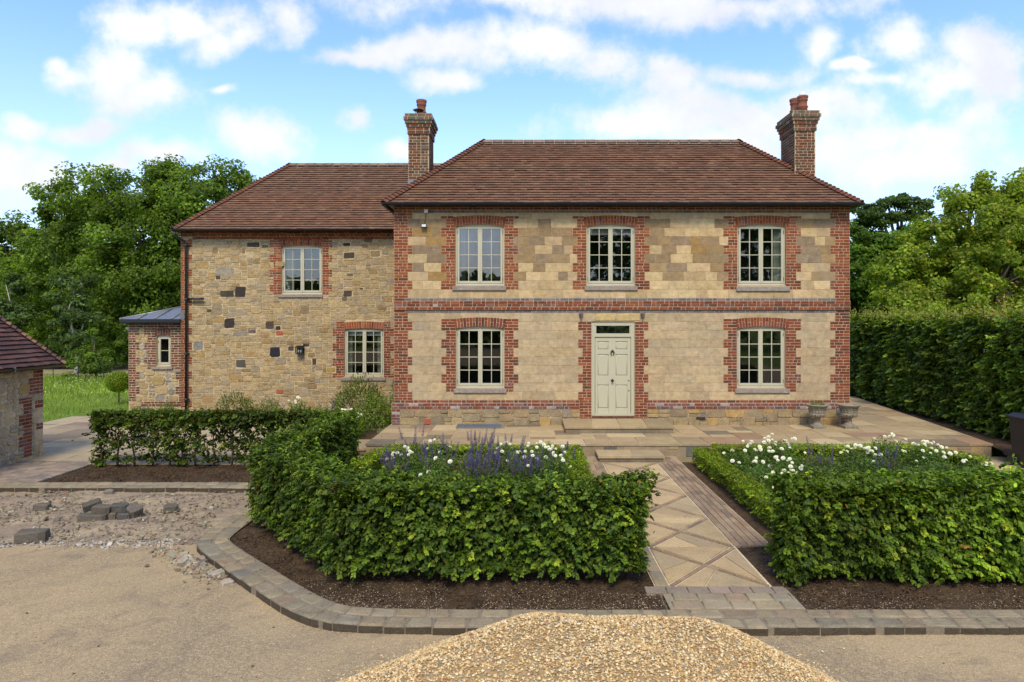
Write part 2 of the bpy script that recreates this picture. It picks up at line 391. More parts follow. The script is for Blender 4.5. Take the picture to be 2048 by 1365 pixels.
def grid_backing(mb, xs0, xs1, z0, z1, holes, w, depth, c, F, cr=None):
    """a sheet with rectangular holes and reveals going back to w-depth"""
    xs = sorted({xs0, xs1, *[h[0] for h in holes], *[h[1] for h in holes]}); zs = sorted({z0, z1, *[h[2] for h in holes], *[h[3] for h in holes]})
    for i in range(len(xs)-1):
        for k in range(len(zs)-1):
            a, b, d, e = xs[i], xs[i+1], zs[k], zs[k+1]; mx, mz_ = (a+b)/2, (d+e)/2
            if any(h[0] < mx < h[1] and h[2] < mz_ < h[3] for h in holes): continue
            mb.quad([F(a, d, w), F(b, d, w), F(b, e, w), F(a, e, w)], c)
    for (a, b, d, e) in holes:
        q = cr or c
        mb.quad([F(a, d, w), F(a, e, w), F(a, e, w-depth), F(a, d, w-depth)], q); mb.quad([F(b, e, w), F(b, d, w), F(b, d, w-depth), F(b, e, w-depth)], q)
        mb.quad([F(a, e, w), F(b, e, w), F(b, e, w-depth), F(a, e, w-depth)], q); mb.quad([F(b, d, w), F(a, d, w), F(a, d, w-depth), F(b, d, w-depth)], q)
def arch(mb, x0, x1, zb, zt, rise, w0, w1, pal, F, mortar, lean=.12, nb=None):
    """segmental brick arch: voussoirs between x0..x1, springing at zb, crown of the soffit at zb+rise"""
    nb = nb or max(5, round((x1-x0)/.078)); c = (x0+x1)/2; hw = (x1-x0)/2
    sof = lambda t: zb+rise*(1-t*t); top = lambda t: zt+rise*(1-t*t)*.8-rise*.8
    for i in range(nb):
        t0, t1 = -1+2*i/nb, -1+2*(i+1)/nb
        def quadp(a, b, f0, f1, jj):
            P = []
            for (t, f) in ((a, f0), (b, f0), (b, f1), (a, f1)):
                zz = sof(t)+(top(t)-sof(t))*f; xx = c+hw*t*(1-lean*.5+lean*f*.5*1.0)
                P.append((xx, zz))
            return inset(P, jj) if jj else P
        mb.block(quadp(t0, t1, 0, 1, 0), w0, w1-.007, mortar, .0005, F)
        if i % 2: segs = [(0, 1)]
        else: segs = [(0, .5), (.5, 1)] if random.random() < .8 else [(0, .67), (.67, 1)]
        for a, b in segs:
            q = quadp(t0, t1, a, b, .0045)
            if len(q) == 4: mb.block(q, w0, w1, pick(pal), .0025, F)
def rubble_fill(mb, x0, x1, z0, z1, F, pal, holes=(), fixed=(), cell=.065, w1=0, amp=.012, sizes=None, joint=.008, rnd=False):
    fx = [(a, b, c, d) for (a, b, c, d, _) in fixed]
    bl = lambda u, v: any(h[0]-.001 < u < h[1]+.001 and h[2]-.001 < v < h[3]+.001 for h in list(holes)+fx)
    sizes = sizes or [(3, 2, 2), (4, 3, 2), (3, 4, 2), (3, 3, 3), (2, 4, 3), (2, 5, 3), (2, 2, 1), (2, 3, 1), (1, 1, 1), (1, 5, 2)]
    rs = [(r, None) for r in pack(x0, x1, z0, z1, cell, sizes, bl, True)]+[((a, b, c, d), col) for (a, b, c, d, col) in fixed]
    for (a, b, c, d), col in rs:
        jj = joint*random.uniform(.5, 1.3); a += jj; b -= jj; c += jj; d -= jj; W_, H_ = b-a, d-c
        if W_ < .01 or H_ < .01: continue
        r = min(W_, H_); k = lambda: random.uniform(.03, .22)*r
        q = lambda s=.06: random.uniform(-s, s)*r
        if rnd: k = lambda: random.uniform(.16, .34)*r
        P = [(a+k(), c+q()), (b-k(), c+q()), (b+q(), c+k()), (b+q(), d-k()), (b-k(), d+q()), (a+k(), d+q()), (a+q(), d-k()), (a+q(), c+k())]
        mb.block(P, w1-.03, w1+random.uniform(-.3, 1)*amp, col or pick(pal), min(.007, r*.1), F)
def mk_window(house, x0, x1, z0, z1, F, glass, cols=2, rows=4, casements=2, w=-.06, sill=None, curtain=None, blind=None, rise=.04, lab=None):
    """cream casement window; x0..x1, z0..z1 is the whole frame"""
    C = (.6, .6, .5); b = MB(); t = .042
    R_ = lambda a, bb, c, d, w0, w1, bev=.004: b.rect(a, bb, c, d, w0, w1, C, bev, F)
    R_(x0, x0+t, z0, z1, w-.07, w); R_(x1-t, x1, z0, z1, w-.07, w); R_(x0+t, x1-t, z1-t-rise*.6, z1, w-.07, w-.001)
    R_(x0+t, x1-t, z0, z0+t, w-.07, w-.001)
    b.rect(x0-.012, x1+.012, z0-.03, z0+.012, w-.06, w+.035, C, .006, F)              # timber sill nose
    ws = (x1-x0-2*t)/casements; P = MB(); HS = []
    for k in range(casements):
        a = x0+t+ws*k+.004; e = a+ws-.008; st = .052; c, d = z0+t+.006, z1-t-rise*.6-.004
        R_(a, a+st, c, d, w-.05, w+.006); R_(e-st, e, c, d, w-.05, w+.006); R_(a+st, e-st, d-st, d, w-.05, w+.005); R_(a+st, e-st, c, c+st*1.25, w-.05, w+.005)
        ia, ie, ic, id_ = a+st, e-st, c+st*1.25, d-st
        for i in range(1, cols):
            x = ia+(ie-ia)*i/cols; R_(x-.010, x+.010, ic, id_, w-.035, w-.004, .003)
        for i in range(1, rows):
            z = ic+(id_-ic)*i/rows; R_(ia, ie, z-.010, z+.010, w-.036, w-.005, .003)
        P.quad([F(ia, ic, w-.024), F(ie, ic, w-.024), F(ie, id_, w-.024), F(ia, id_, w-.024)], C)
        hx = a-.004 if k == 0 else e+.004
        if casements > 1 or k == 0:
            HS.extend([(hx, c+.12), (hx, d-.14)])
    if casements == 2: R_((x0+x1)/2-.012, (x0+x1)/2+.012, z0+t, z1-t-rise*.6, w-.03, w+.014)
    win = b.build('window', M['cream'], house, lab)
    P.build('pane', glass, win); 
    for (hx, hz_) in HS:
        H = MB(); H.rect(hx-.006, hx+.006, hz_-.045, hz_+.045, w-.01, w+.016, C, .002, F); H.build('hinge', M['black'], win)
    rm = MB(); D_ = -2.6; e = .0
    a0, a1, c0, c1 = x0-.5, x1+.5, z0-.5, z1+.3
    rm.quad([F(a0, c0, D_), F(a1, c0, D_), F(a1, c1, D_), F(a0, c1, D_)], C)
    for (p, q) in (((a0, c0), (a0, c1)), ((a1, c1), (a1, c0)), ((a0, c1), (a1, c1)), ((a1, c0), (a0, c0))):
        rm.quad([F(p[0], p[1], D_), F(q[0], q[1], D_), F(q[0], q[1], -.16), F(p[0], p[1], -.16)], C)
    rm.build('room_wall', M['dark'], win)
    if curtain:
        for (ca, cb) in curtain:
            cu = MB(); n = 26; pts = []
            for i in range(n+1):
                u = ca+(cb-ca)*i/n; pts.append((u, w-.14+.022*math.sin(i*1.45)))
            for i in range(n):
                (u0, q0), (u1, q1) = pts[i], pts[i+1]
                cu.quad([F(u0, z0, q0), F(u1, z0, q1), F(u1, z1, q1), F(u0, z1, q0)], C)
            cu.build('curtain', M['curtain'], win)
    if blind:
        bl = MB(); bl.rect(x0+.06, x1-.06, z1-blind, z1-.02, w-.11, w-.09, C, .002, F); bl.build('blind', M['blind'], win)
    if sill:
        s = MB(); a, bb, c, d = sill
        s.rect(a, bb, c, d, -.05, .045, (.27, .225, .18), .010, F, back=True); s.build('sill', M['sill'], win)
    return win
house = empty('farmhouse', (2.5, 17.6, .27), 'two storey brick and sandstone farmhouse with red tiled hipped roofs and two chimneys', 'house')
bpy.context.view_layer.update()
YM = 17.6; FM = frame((0, YM, 0), (1, 0, 0), (0, 0, 1))
mx = lambda px: X_at(px, YM); mz = lambda py: Z_at(py, YM)
XL, XR = mx(788), mx(1699.5); ZT = .27
wins = [  # frame x0,x1,top,bottom ; sill box ; arch x0,x1,top,spring
 (911, 1008.5, 450, 571, (905, 1012.5, 572.5, 581.5), (905.5, 1012.5, 431, 452), 'glass_sky'),
 (1173, 1270, 450, 571, (1169, 1275, 572.5, 581.5), (1167, 1276, 431, 452), 'glass_mid'),
 (1475, 1571.5, 450, 571, (1472, 1579, 574, 583), (1469, 1580, 431, 452), 'glass'),
 (912, 1008.5, 655, 776, (907.5, 1013, 777.5, 786.5), (907, 1012.5, 635, 656.5), 'glass'),
 (1474, 1571, 655, 776, (1469.5, 1578.5, 777.5, 786.5), (1470.5, 1579, 635, 656.5), 'glass')]
rowsU = [426.4, 438.2, 456.2, 473.6, 491.1, 508.6, 526.4, 544.2, 561.9, 579.4, 596.8]
rowsL = [626, 643.6, 661.3, 679, 696.4, 714.1, 731.4, 749, 766.5, 784.2, 800.5]
holes = [(mx(a), mx(b), mz(d), mz(c)+.03) for (a, b, c, d, *_ ) in wins]+[(mx(1183), mx(1269.5), mz(833), mz(643.6))]
wb = MB(); bb = MB()
grid_backing(wb, XL, XR, ZT-.5, mz(411), holes, -.006, .15, MORT, FM, (.36, .13, .075))
def rngU(i):  # brick ranges of an upper row
    wd = i % 2 == 0; r = [(788, 825 if wd else 816), (1660 if wd else 1670, 1699.5)]
    if 0 <= i <= 8:
        for (l0, l1, a, b, r0, r1) in ((892, 882, 911, 1008.5, 1027.5, 1037), (1154, 1145, 1173, 1270, 1289.5, 1299.5), (1456, 1446.5, 1475, 1571.5, 1592.5, 1602)):
            r += [((l1 if wd else l0), a), (b, (r1 if wd else r0))]
    return sorted(r)
def rngL(i):
    wd = i % 2 == 1; r = [(788, 825 if wd else 816), (1660 if wd else 1670, 1699.5)]
    if 1 <= i <= 8:
        for (l0, l1, a, b, r0, r1) in ((892, 882.5, 912, 1008.5, 1027.5, 1037), (1455.5, 1446.5, 1474, 1571, 1592.5, 1602)):
            r += [((l1 if wd else l0), a), (b, (r1 if wd else r0))]
    if i >= 1: r += [(1156 if wd else 1165, 1183), (1269.5, 1297 if wd else 1288)]
    return sorted(r)
def stone_row(y0, y1, brs, holes_px, lower, dark, i):
    occ = sorted(brs+[h for h in holes_px]); segs = []; x = 788
    for (a, b) in occ:
        if a > x+1: segs.append((x, a))
        x = max(x, b)
    if x < 1698: segs.append((x, 1699.5))
    for (a, b) in segs:
        x = a; prevd = False
        while x < b-2:
            L = random.uniform(19, 44) if not lower else random.uniform(30, 50)
            if b-(x+L) < 14: L = b-x
            isd = dark and random.random() < (.45 if prevd else .72)
            prevd = isd
            c = pick(STD if isd else (STNL if lower else STN))
            wb.rect(mx(x)+.003, mx(x+L)-.003, mz(y1)+.003, mz(y0)-.003, -.04, random.uniform(-.002, .0015), c, .004, FM)
            x += L
for i in range(10):
    y0, y1 = rowsU[i], rowsU[i+1]; br = rngU(i); hp = [(a, b) for (a, b, c, d, s, ar, g) in wins[:3] if y1 > c-4 and y0 < d-3]
    if i == 0: br = [(788, 825), (1660, 1699.5), (881.5, 907), (1011, 1038), (1145, 1168), (1275, 1300), (1446.5, 1470), (1579, 1603)]
    stone_row(y0, y1, br, hp, False, 1 <= i <= 7, i)
    for (a, b) in br:
        y0_, n = y0, None
        if i == 0 and 850 < a < 1610: y0_ = 432.3; n = 1
        brick_fill(bb, mx(a), mx(b), mz(y1), mz(y0_), .003, BRU if a < 1200 or i < 6 else BR, FM, n=n, par=i, mortar=MORTB)
        if n == 1: wb.rect(mx(a), mx(b), mz(y0_), mz(y0), -.04, -.001, pick(STN), .003, FM)
for i in range(10):
    y0, y1 = rowsL[i], rowsL[i+1]; br = rngL(i); hp = [(a, b) for (a, b, c, d, s, ar, g) in wins[3:] if y1 > c-4 and y0 < d-3]
    if i >= 1: hp.append((1183, 1269.5))
    if i == 0:
        br = [(788, 816), (1670, 1699.5)]; hp = [(1190, 1281)]
    stone_row(y0, y1, br, hp, True, False, i)
    for (a, b) in br: brick_fill(bb, mx(a), mx(b), mz(y1), mz(y0), .003, BR, FM, par=i+1, mortar=MORTB)
# quoins beside the lower arches start half a row up, over the stone
for (a, b) in ((882.5, 909), (1010, 1037), (1446.5, 1472), (1577, 1602)):
    brick_fill(bb, mx(a), mx(b), mz(643.6), mz(638), .005, BR, FM, n=1, mortar=MORTB)
for (a, b) in ((1190, 1232), (1233, 1281)):       # rough stone lintel over the door
    wb.block([(mx(a)+.005, mz(643)), (mx(b)-.005, mz(642.2)), (mx(b)-.004, mz(628)), (mx((a+b)/2), mz(627)), (mx(a)+.02, mz(629))], -.04, .008, (.50, .36, .15), .02, FM)
for (a, b, c, d, s, ar, g) in wins: arch(bb, mx(ar[0]), mx(ar[1]), mz(ar[3])-.012, mz(ar[2]), .05, -.09, .006, BRU if c < 500 else BR, FM, MORTB if c < 500 else (.62, .52, .42))
# bands
def band(y0, y1, n, w1, pal, x0=788, x1=1699.5, mort=MORTB, par=0): brick_fill(bb, mx(x0), mx(x1), mz(y1), mz(y0), w1, pal, FM, n=n, par=par, mortar=mort)
band(421, 426.4, 1, .012, GREY, 825, 1662, (.36, .33, .3)); band(411.5, 421, 2, .05, BR, par=1); band(405, 411.5, 1, .10, BR)
band(421, 426.4, 1, .004, BRU, 788, 825); band(421, 426.4, 1, .004, BRU, 1662, 1699.5)
band(596.8, 602.4, 1, .014, GREY, 810, 1672, (.4, .37, .34)); band(602.4, 608.2, 1, .035, BR); band(608.2, 614.2, 1, .030, BRP+BR); band(614.2, 620.4, 1, .042, BR, par=1)
band(620.4, 626, 1, .008, GREY, 810, 1672, (.4, .37, .34))
for (a, b) in ((788, 810), (1672, 1699.5)): band(596.8, 602.4, 1, .004, BR, a, b); band(620.4, 626, 1, .004, BR, a, b)
dl, dr = 1165, 1288
for (a, b) in ((788, dl), (dr, 1699.5)): band(800.5, 806.3, 1, .004, BR, a, b)
pb = MB()
for (a, b) in ((784, dl-6), (dr+6, 1702)):
    brick_fill(pb, mx(a), mx(b), mz(818), mz(806.3), .055, BRP+BR[:1], FM, n=2, mortar=(.42, .36, .3), w0=-.02)
    qa, qb = (784, 801) if a < 1000 else (1680, 1702)
    brick_fill(pb, mx(qa), mx(qb), ZT-.02, mz(818), .055, BRP+BR[:2], FM, mortar=(.42, .36, .3), w0=-.02)
    ra, rb_ = (801, dl-6) if a < 1000 else (dr+6, 1680)
    pb.rect(mx(ra), mx(rb_), ZT-.03, mz(818), -.03, .035, MORT, .001, FM)
    rubble_fill(pb, mx(ra), mx(rb_), ZT-.02, mz(818.5), FM, [(4, (.33, .24, .125)), (3, (.28, .21, .12)), (1.5, (.37, .235, .09)), (1, (.23, .185, .12))], cell=.095, w1=.048, amp=.03, joint=.007,
                sizes=[(3, 3, 2), (3, 4, 2), (2, 5, 2), (2, 2, 1), (1, 2, 2), (2, 3, 1)])
for (a, b) in ((dl-6, 1183), (1269.5, dr+6)): brick_fill(bb, mx(a), mx(b), ZT+.12, mz(800.5), .004, BR, FM, mortar=MORTB)
for (x, y, w_, h_, c) in ((848, 837.5, 15.5, 10.5, (.36, .10, .05)), (1391, 834, 18, 5, (.05, .03, .025))): pb.rect(mx(x), mx(x+w_), mz(y+h_), mz(y), 0, .075, c, .004, FM)
# plain return walls of the front block
YB = 21.9
FRt = frame((XR, YM, 0), (0, 1, 0), (0, 0, 1)); brick_fill(bb, 0, YB-YM, ZT-.3, mz(411), 0, BR, FRt, mortar=MORTB, w0=-.03)
FLt = frame((XL, YB, 0), (0, -1, 0), (0, 0, 1)); brick_fill(bb, 0, YB-YM, ZT-.3, mz(411), 0, BR, FLt, mortar=MORTB, w0=-.03)
FBk = frame((XR, YB, 0), (-1, 0, 0), (0, 0, 1)); bb.rect(0, XR-XL, ZT-.3, mz(411), -.03, 0, BR[0][1], .001, FBk)
main_wall = wb.build('wall', M['wall'], house, 'squared sandstone block face of the front range')
bb.build('brickwork', M['brick'], main_wall); pb.build('plinth', M['plinth'], main_wall)
# windows of the front block
for k, (a, b, c, d, s, ar, g) in enumerate(wins):
    cur = {2: [(mx(1550), mx(1568))], 0: [(mx(921), mx(930))]}.get(k); bl = {1: .28}.get(k)
    mk_window(house, mx(a), mx(b), mz(d), mz(c)+.03, FM, M[g], sill=(mx(s[0]), mx(s[1]), mz(s[3]), mz(s[2])), curtain=cur, blind=bl, rise=.05,
              lab=['upper left casement window reflecting the sky', 'upper middle casement window with a part lowered blind', 'upper right casement window with a pale curtain', 'lower left casement window beside the door', 'lower right casement window by the stone urns'][k])
# front door
C1 = (.6, .6, .5)
db = MB(); dr_ = lambda px0, px1, py0, py1, w0, w1, bev=.004, m=db: m.rect(mx(px0), mx(px1), mz(py1), mz(py0), w0, w1, C1, bev, FM)
dr_(1183, 1190, 644, 832.5, -.12, -.035); dr_(1262.5, 1269.5, 644, 832.5, -.12, -.035); dr_(1190, 1262.5, 644, 652, -.12, -.036); dr_(1190, 1262.5, 667.5, 674.5, -.12, -.030)
dr_(1190, 1193, 652, 667.5, -.10, -.05); dr_(1259.5, 1262.5, 652, 667.5, -.10, -.05); dr_(1190, 1262.5, 828, 832.5, -.12, -.02)
door = db.build('door', M['cream'], house, 'cream six panel front door in its frame')
tb = MB(); tb.quad([FM(mx(1193), mz(667.5), -.075), FM(mx(1259.5), mz(667.5), -.075), FM(mx(1259.5), mz(652), -.075), FM(mx(1193), mz(652), -.075)], C1); tb.build('transom_pane', M['glass'], door)
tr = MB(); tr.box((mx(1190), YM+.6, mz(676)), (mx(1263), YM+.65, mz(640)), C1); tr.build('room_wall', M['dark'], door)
lb = MB(); lf = lambda a, b, c, d, w0, w1, bev=.004: lb.rect(mx(a), mx(b), mz(d), mz(c), w0, w1, C1, bev, FM)
xs = [1190.8, 1195.5, 1218, 1231.5, 1256, 1262]; ys = [675.2, 683.5, 700, 709.5, 752.5, 770.5, 818, 828]
for (a, b) in ((0, 1), (2, 3), (4, 5)): lf(xs[a], xs[b], ys[0], ys[7], -.10, -.060, .005)
for (a, b) in ((1, 2), (3, 4)):
    for (c, d) in ((0, 1), (2, 3), (4, 5), (6, 7)): lf(xs[a], xs[b], ys[c], ys[d], -.10, -.0605, .005)
    for (c, d) in ((1, 2), (3, 4), (5, 6)):
        lf(xs[a], xs[b], ys[c], ys[d], -.11, -.082, .001); lf(xs[a]+1.2, xs[b]-1.2, ys[c]+1.2, ys[d]-1.2, -.09, -.064, .017)
leaf = lb.build('door_leaf', M['cream'], door)
kb = MB(); kx, kz = mx(1225.3), mz(706)
kb.lathe((0, 0, 0), [(.012, -.02), (.03, 0), (.022, .012)], C1, 16)
kb.v = [(kx+p[0], YM+.055-p[2], kz+.045+p[1]) for p in kb.v]
ring = [Vector((kx+.042*math.sin(a), YM+.045-.012, kz-.01-.052*math.cos(a))) for a in np.linspace(.35, 2*math.pi-.35, 18)]
kb.tube(ring, [.009+.006*math.sin(math.pi*i/17) for i in range(18)], C1, 8); kb.build('door_knocker', M['black'], door)
kn = MB(); kn.block([(mx(1225.3)-.048, mz(762)), (mx(1225.3), mz(762)-.05), (mx(1225.3)+.048, mz(762)), (mx(1225.3), mz(762)+.05)], -.065, -.05, C1, .004, FM)
kn.lathe((0, 0, 0), [(.012, 0), (.012, .03), (.03, .045), (.03, .06), (.012, .07)], C1, 14)
nn = 14*5; kn.v[-nn:] = [(mx(1225.3)+p[0], YM+.05-p[2], mz(762)+p[1]) for p in kn.v[-nn:]]; kn.build('door_knob', M['black'], door)
for py in (762, 782.3):
    e = MB(); e.lathe((0, 0, 0), [(.016, 0), (.016, .006), (.008, .01)], C1, 12); e.v = [(mx(1258.3)+p[0], YM+.058-p[2], mz(py)+p[1]) for p in e.v]; e.build('key_escutcheon', M['black'], door)
th = MB(); th.rect(mx(1184), mx(1269), mz(836), mz(832.6), -.12, .03, (.16, .07, .04), .004, FM); th.build('threshold', M['bark'], door)
for px in (1162, 1285):   # old iron stubs under the string course
    e = MB(); e.block([(mx(px)-.055, mz(627)), (mx(px)-.03, mz(631)), (mx(px)-.015, mz(637)), (mx(px)+.02, mz(637)), (mx(px)+.035, mz(631)), (mx(px)+.055, mz(627))], -.01, .10, (.10, .10, .10), .006, FM); e.build('iron_bracket', M['sett'], house)
# ------------------------------------------------------------------ the wing
YW = 20.9; FW = frame((0, YW, 0), (1, 0, 0), (0, 0, 1)); wx = lambda px: X_at(px, YW); wz = lambda py: Z_at(py, YW)
XWL = wx(362); XWR = XL+.3; ZW = .12
wwins = [(563, 644.3, 491.5, 588.5, (557, 646, 589.3, 595.5), (559.7, 645.5, 476.5, 493)), (688.7, 767.4, 657, 753.8, (682, 771.5, 755, 761.8), (686.7, 769, 643, 659))]
wh = [(wx(a), wx(b), wz(d), wz(c)+.02) for (a, b, c, d, *_) in wwins]
ww_ = MB(); wbk = MB()
grid_backing(ww_, XWL, XWR, ZW-.3, wz(463), wh, -.009, .15, (.53, .42, .25), FW, (.36, .13, .075))
occ = list(wh)
def wbr(a, b, y0, y1, n=None, w1=.004, pal=BR, par=0):
    brick_fill(wbk, wx(a), wx(b), wz(y1), wz(y0), w1, pal, FW, n=n, par=par, mortar=(.52, .39, .25)); occ.append((wx(a), wx(b), wz(y1), wz(y0)))
y = 480.0; i = 0
while y < 812:
    y2 = min(y+14.65, 815); wbr(362, 384.5 if i % 2 == 0 else 377.7, y, y2, par=i, pal=BRU if y < 640 else BR); y = y2; i += 1
y = 480.5; i = 0
wbr(547, 561, 476, 480.5, 1); wbr(645, 657.5, 476, 480.5, 1)
while y < 586:
    y2 = min(y+14.8, 589.5); wd = i % 2 == 0; wbr(539.3 if wd else 547, 563, y, y2, par=i, pal=BRU); wbr(644.3, 664.6 if wd else 657.5, y, y2, par=i, pal=BRU); y = y2; i += 1
occ.append((wx(563), wx(644.3), wz(492), wz(474)))
y = 643.2; i = 0
while y < 750:
    y2 = min(y+14.8, 755.5); wd = i % 2 == 1; wbr(664.6 if wd else 672, 688.7, y, y2, par=i); wbr(767.4, 788.5 if wd else 781.5, y, y2, par=i); y = y2; i += 1
occ.append((wx(688.7), wx(767.4), wz(658), wz(641)))
for (a, b, c, d, s, ar) in wwins: arch(wbk, wx(ar[0]), wx(ar[1]), wz(ar[3])-.012, wz(ar[2]), .04, -.09, .008, BRU, FW, (.55, .38, .26))
wbr(362, 792, 463, 474, 2, .04, BRU)
x = wx(386)
while x < XWR: wbk.rect(x+.004, x+.100, wz(478.3), wz(474), -.02, .03, pick(BRU), .003, FW); x += .115
occ.append((wx(362), XWR, wz(478), wz(463)))
def dk(zx, zy, w_, h_, c): a, b = 340+zx/2.625, 300+zy/2.625; w2, h2 = w_/5.25, h_/5.25; return (wx(a-w2), wx(a+w2), wz(b+h2), wz(b-h2), c)
DK = (.045, .035, .03); DK2 = (.08, .06, .045)
fixed = [dk(437, 498, 68, 28, DK2), dk(498, 507, 34, 18, (.13, .10, .06)), dk(252, 670, 26, 20, DK2), dk(300, 756, 70, 36, (.065, .05, .035)), dk(370, 747, 55, 55, DK), dk(312, 909, 55, 55, DK), dk(206, 845, 25, 20, DK2), dk(525, 922, 45, 42, DK2),
  dk(568, 935, 26, 22, DK), dk(432, 953, 40, 25, (.14, .10, .07)), dk(551, 1063, 56, 54, (.025, .024, .03)), dk(373, 1122, 50, 42, (.10, .085, .065)), dk(714, 1025, 36, 18, (.035, .03, .03)), dk(635, 1043, 32, 26, DK2), dk(757, 1112, 24, 35, (.09, .05, .035)),
  dk(928, 497, 36, 18, DK), dk(940, 555, 62, 34, (.075, .055, .035)), dk(945, 657, 30, 16, (.13, .11, .07)), dk(1005, 731, 20, 11, (.06, .035, .02)), dk(933, 756, 45, 28, DK2), dk(916, 783, 28, 25, (.14, .11, .07)), dk(1040, 473, 44, 24, (.14, .11, .06)),
  dk(150, 804, 60, 30, (.20, .15, .08)), dk(147, 1030, 50, 46, (.22, .20, .17)), dk(575, 963, 40, 26, (.36, .11, .05)), dk(575, 1270, 38, 24, (.36, .11, .05)), dk(845, 1155, 46, 26, (.36, .23, .07)), dk(742, 1076, 36, 26, (.27, .19, .08)), dk(1078, 545, 50, 34, (.25, .18, .09)),
  dk(245, 840, 56, 62, (.28, .21, .12)), dk(170, 605, 70, 38, (.37, .25, .10)), dk(575, 600, 46, 30, (.36, .25, .11)), dk(290, 638, 95, 36, (.30, .26, .19)), dk(238, 530, 32, 36, (.24, .17, .08)), dk(1130, 535, 36, 30, (.27, .21, .12)), dk(165, 1075, 34, 34, (.38, .25, .09))]
rubble_fill(ww_, XWL, XWR, ZW-.2, wz(477), FW, RUB, occ, fixed, cell=.058, amp=.009, joint=.0075,
            sizes=[(2, 3, 2), (5, 4, 2), (4, 5, 3), (3, 4, 3), (3, 6, 3), (2, 7, 3), (3, 3, 1), (3, 4, 1), (1, 2, 1), (2, 5, 2), (1, 6, 4), (1, 5, 4)])
FWL = frame((XWL, 25.8, 0), (0, -1, 0), (0, 0, 1)); ww_.rect(0, 4.9, ZW-.3, wz(463), -.05, -.012, (.41, .305, .165), .001, FWL)
brick_fill(wbk, 4.9-.34, 4.9, ZW-.2, wz(463), .004, BR, FWL, mortar=(.5, .34, .22)); rubble_fill(ww_, 0, 4.56, ZW-.2, wz(463), FWL, RUB, cell=.09)
wing_wall = ww_.build('wall', M['rubble'], house, 'sandstone rubble wall of the wing with scattered dark stones'); wbk.build('brickwork', M['brick'], wing_wall)
for k, (a, b, c, d, s, ar) in enumerate(wwins):
    mk_window(house, wx(a), wx(b), wz(d), wz(c)+.02, FW, M['glass_mid' if k == 0 else 'glass'], sill=(wx(s[0]), wx(s[1]), wz(s[3]), wz(s[2])),
              curtain=[(wx(566), wx(585))] if k == 0 else [(wx(692), wx(702)), (wx(752), wx(764))], blind=None if k == 0 else .25, rise=.04, lab=['upper casement window of the wing with a curtain at its left', 'lower casement window of the wing with pale blind'][k])
# ------------------------------------------------------------------ roofs
TP = [(5, (0.160, 0.080, 0.046)), (4, (0.168, 0.086, 0.049)), (3, (0.150, 0.078, 0.046)), (1.2, (0.186, 0.100, 0.056)), (1, (0.138, 0.078, 0.048))]
TPD = [(5, (.085, .045, .04)), (4, (.11, .055, .045)), (2, (.07, .045, .042)), (1, (.16, .07, .05))]
def slope(mb, o, U, S, L, H_, kl, kr, pal, gauge=.12, tw=.168, under=(.08, .04, .03)):
    """tiled roof slope: o eave-left, U along eave, S up the slope, trapezoid sides shrink by kl, kr per metre of slope"""
    F = frame(o, U, S); n = int(H_/gauge)+1
    mb.quad([F(0, 0, 0), F(L, 0, 0), F(L-H_*kr, H_, 0), F(H_*kl, H_, 0)], under)
    ph = 0
    for r in range(n):
        s0 = r*gauge-.02; s1 = min(H_, s0+gauge*1.12); sm = max(0, min(s0+.04, H_)); u0, u1 = sm*kl, L-sm*kr
        off = (r % 2)*tw/2; k = math.floor((u0-off)/tw); x = off+k*tw
        wob = random.uniform(-.004, .004)
        while x < u1:
            a, b = max(x+.0015, u0), min(x+tw-.0015, u1)
            if b-a > .012:
                t = .040+random.uniform(-.004, .006); dz = random.uniform(-.006, .006)+wob; tilt = random.uniform(-.003, .003)
                c = pick(pal); bi = len(mb.v)
                for (u, s, w) in ((a, s0+dz, t), (b, s0+dz, t+tilt), (b, s1, .008), (a, s1, .008), (a, s0+dz, t-.014), (b, s0+dz, t-.014+tilt)): mb.v.append(tuple(F(u, s, w)))
                for q in ((0, 1, 2, 3), (4, 5, 1, 0)): mb.face(tuple(bi+i for i in q), c)
                mb.face((bi+4, bi, bi+3), c); mb.face((bi+5, bi+2, bi+1), c)
            x += tw
def bonnets(name, p0, p1, mat, parent, pal, w=.15, step=.118, drop=.065):
    """overlapping hip tiles climbing from p0 (eave) to p1 (ridge end)"""
    p0, p1 = Vector(p0), Vector(p1); d = (p1-p0); Ln = d.length; d.normalize(); side = d.cross(Vector((0, 0, 1))).normalized(); up = side.cross(d).normalized()
    mb = MB(); n = int(Ln/step)
    for i in range(n+1):
        base = p0+d*(i*step)+side*random.uniform(-.004, .004); c = pick(pal); b0 = len(mb.v)
        for (s, hh, wd) in ((-.03, .085, 1.0), (step*1.25, .035, .62)):
            for th in np.linspace(-1, 1, 7): mb.v.append(tuple(base+d*s+side*(th*w*wd)+up*(hh-abs(th)**1.6*drop*wd*1.35)))
        for (s, hh, wd) in ((-.03, .068, 1.0),):
            for th in np.linspace(-1, 1, 7): mb.v.append(tuple(base+d*s+side*(th*w*wd)+up*(hh-abs(th)**1.6*drop*wd*1.35)))
        for k in range(6):
            mb.face((b0+k, b0+k+1, b0+7+k+1, b0+7+k), c, True); mb.face((b0+14+k+1, b0+14+k, b0+k, b0+k+1), c)
    return mb.build(name, mat, parent)
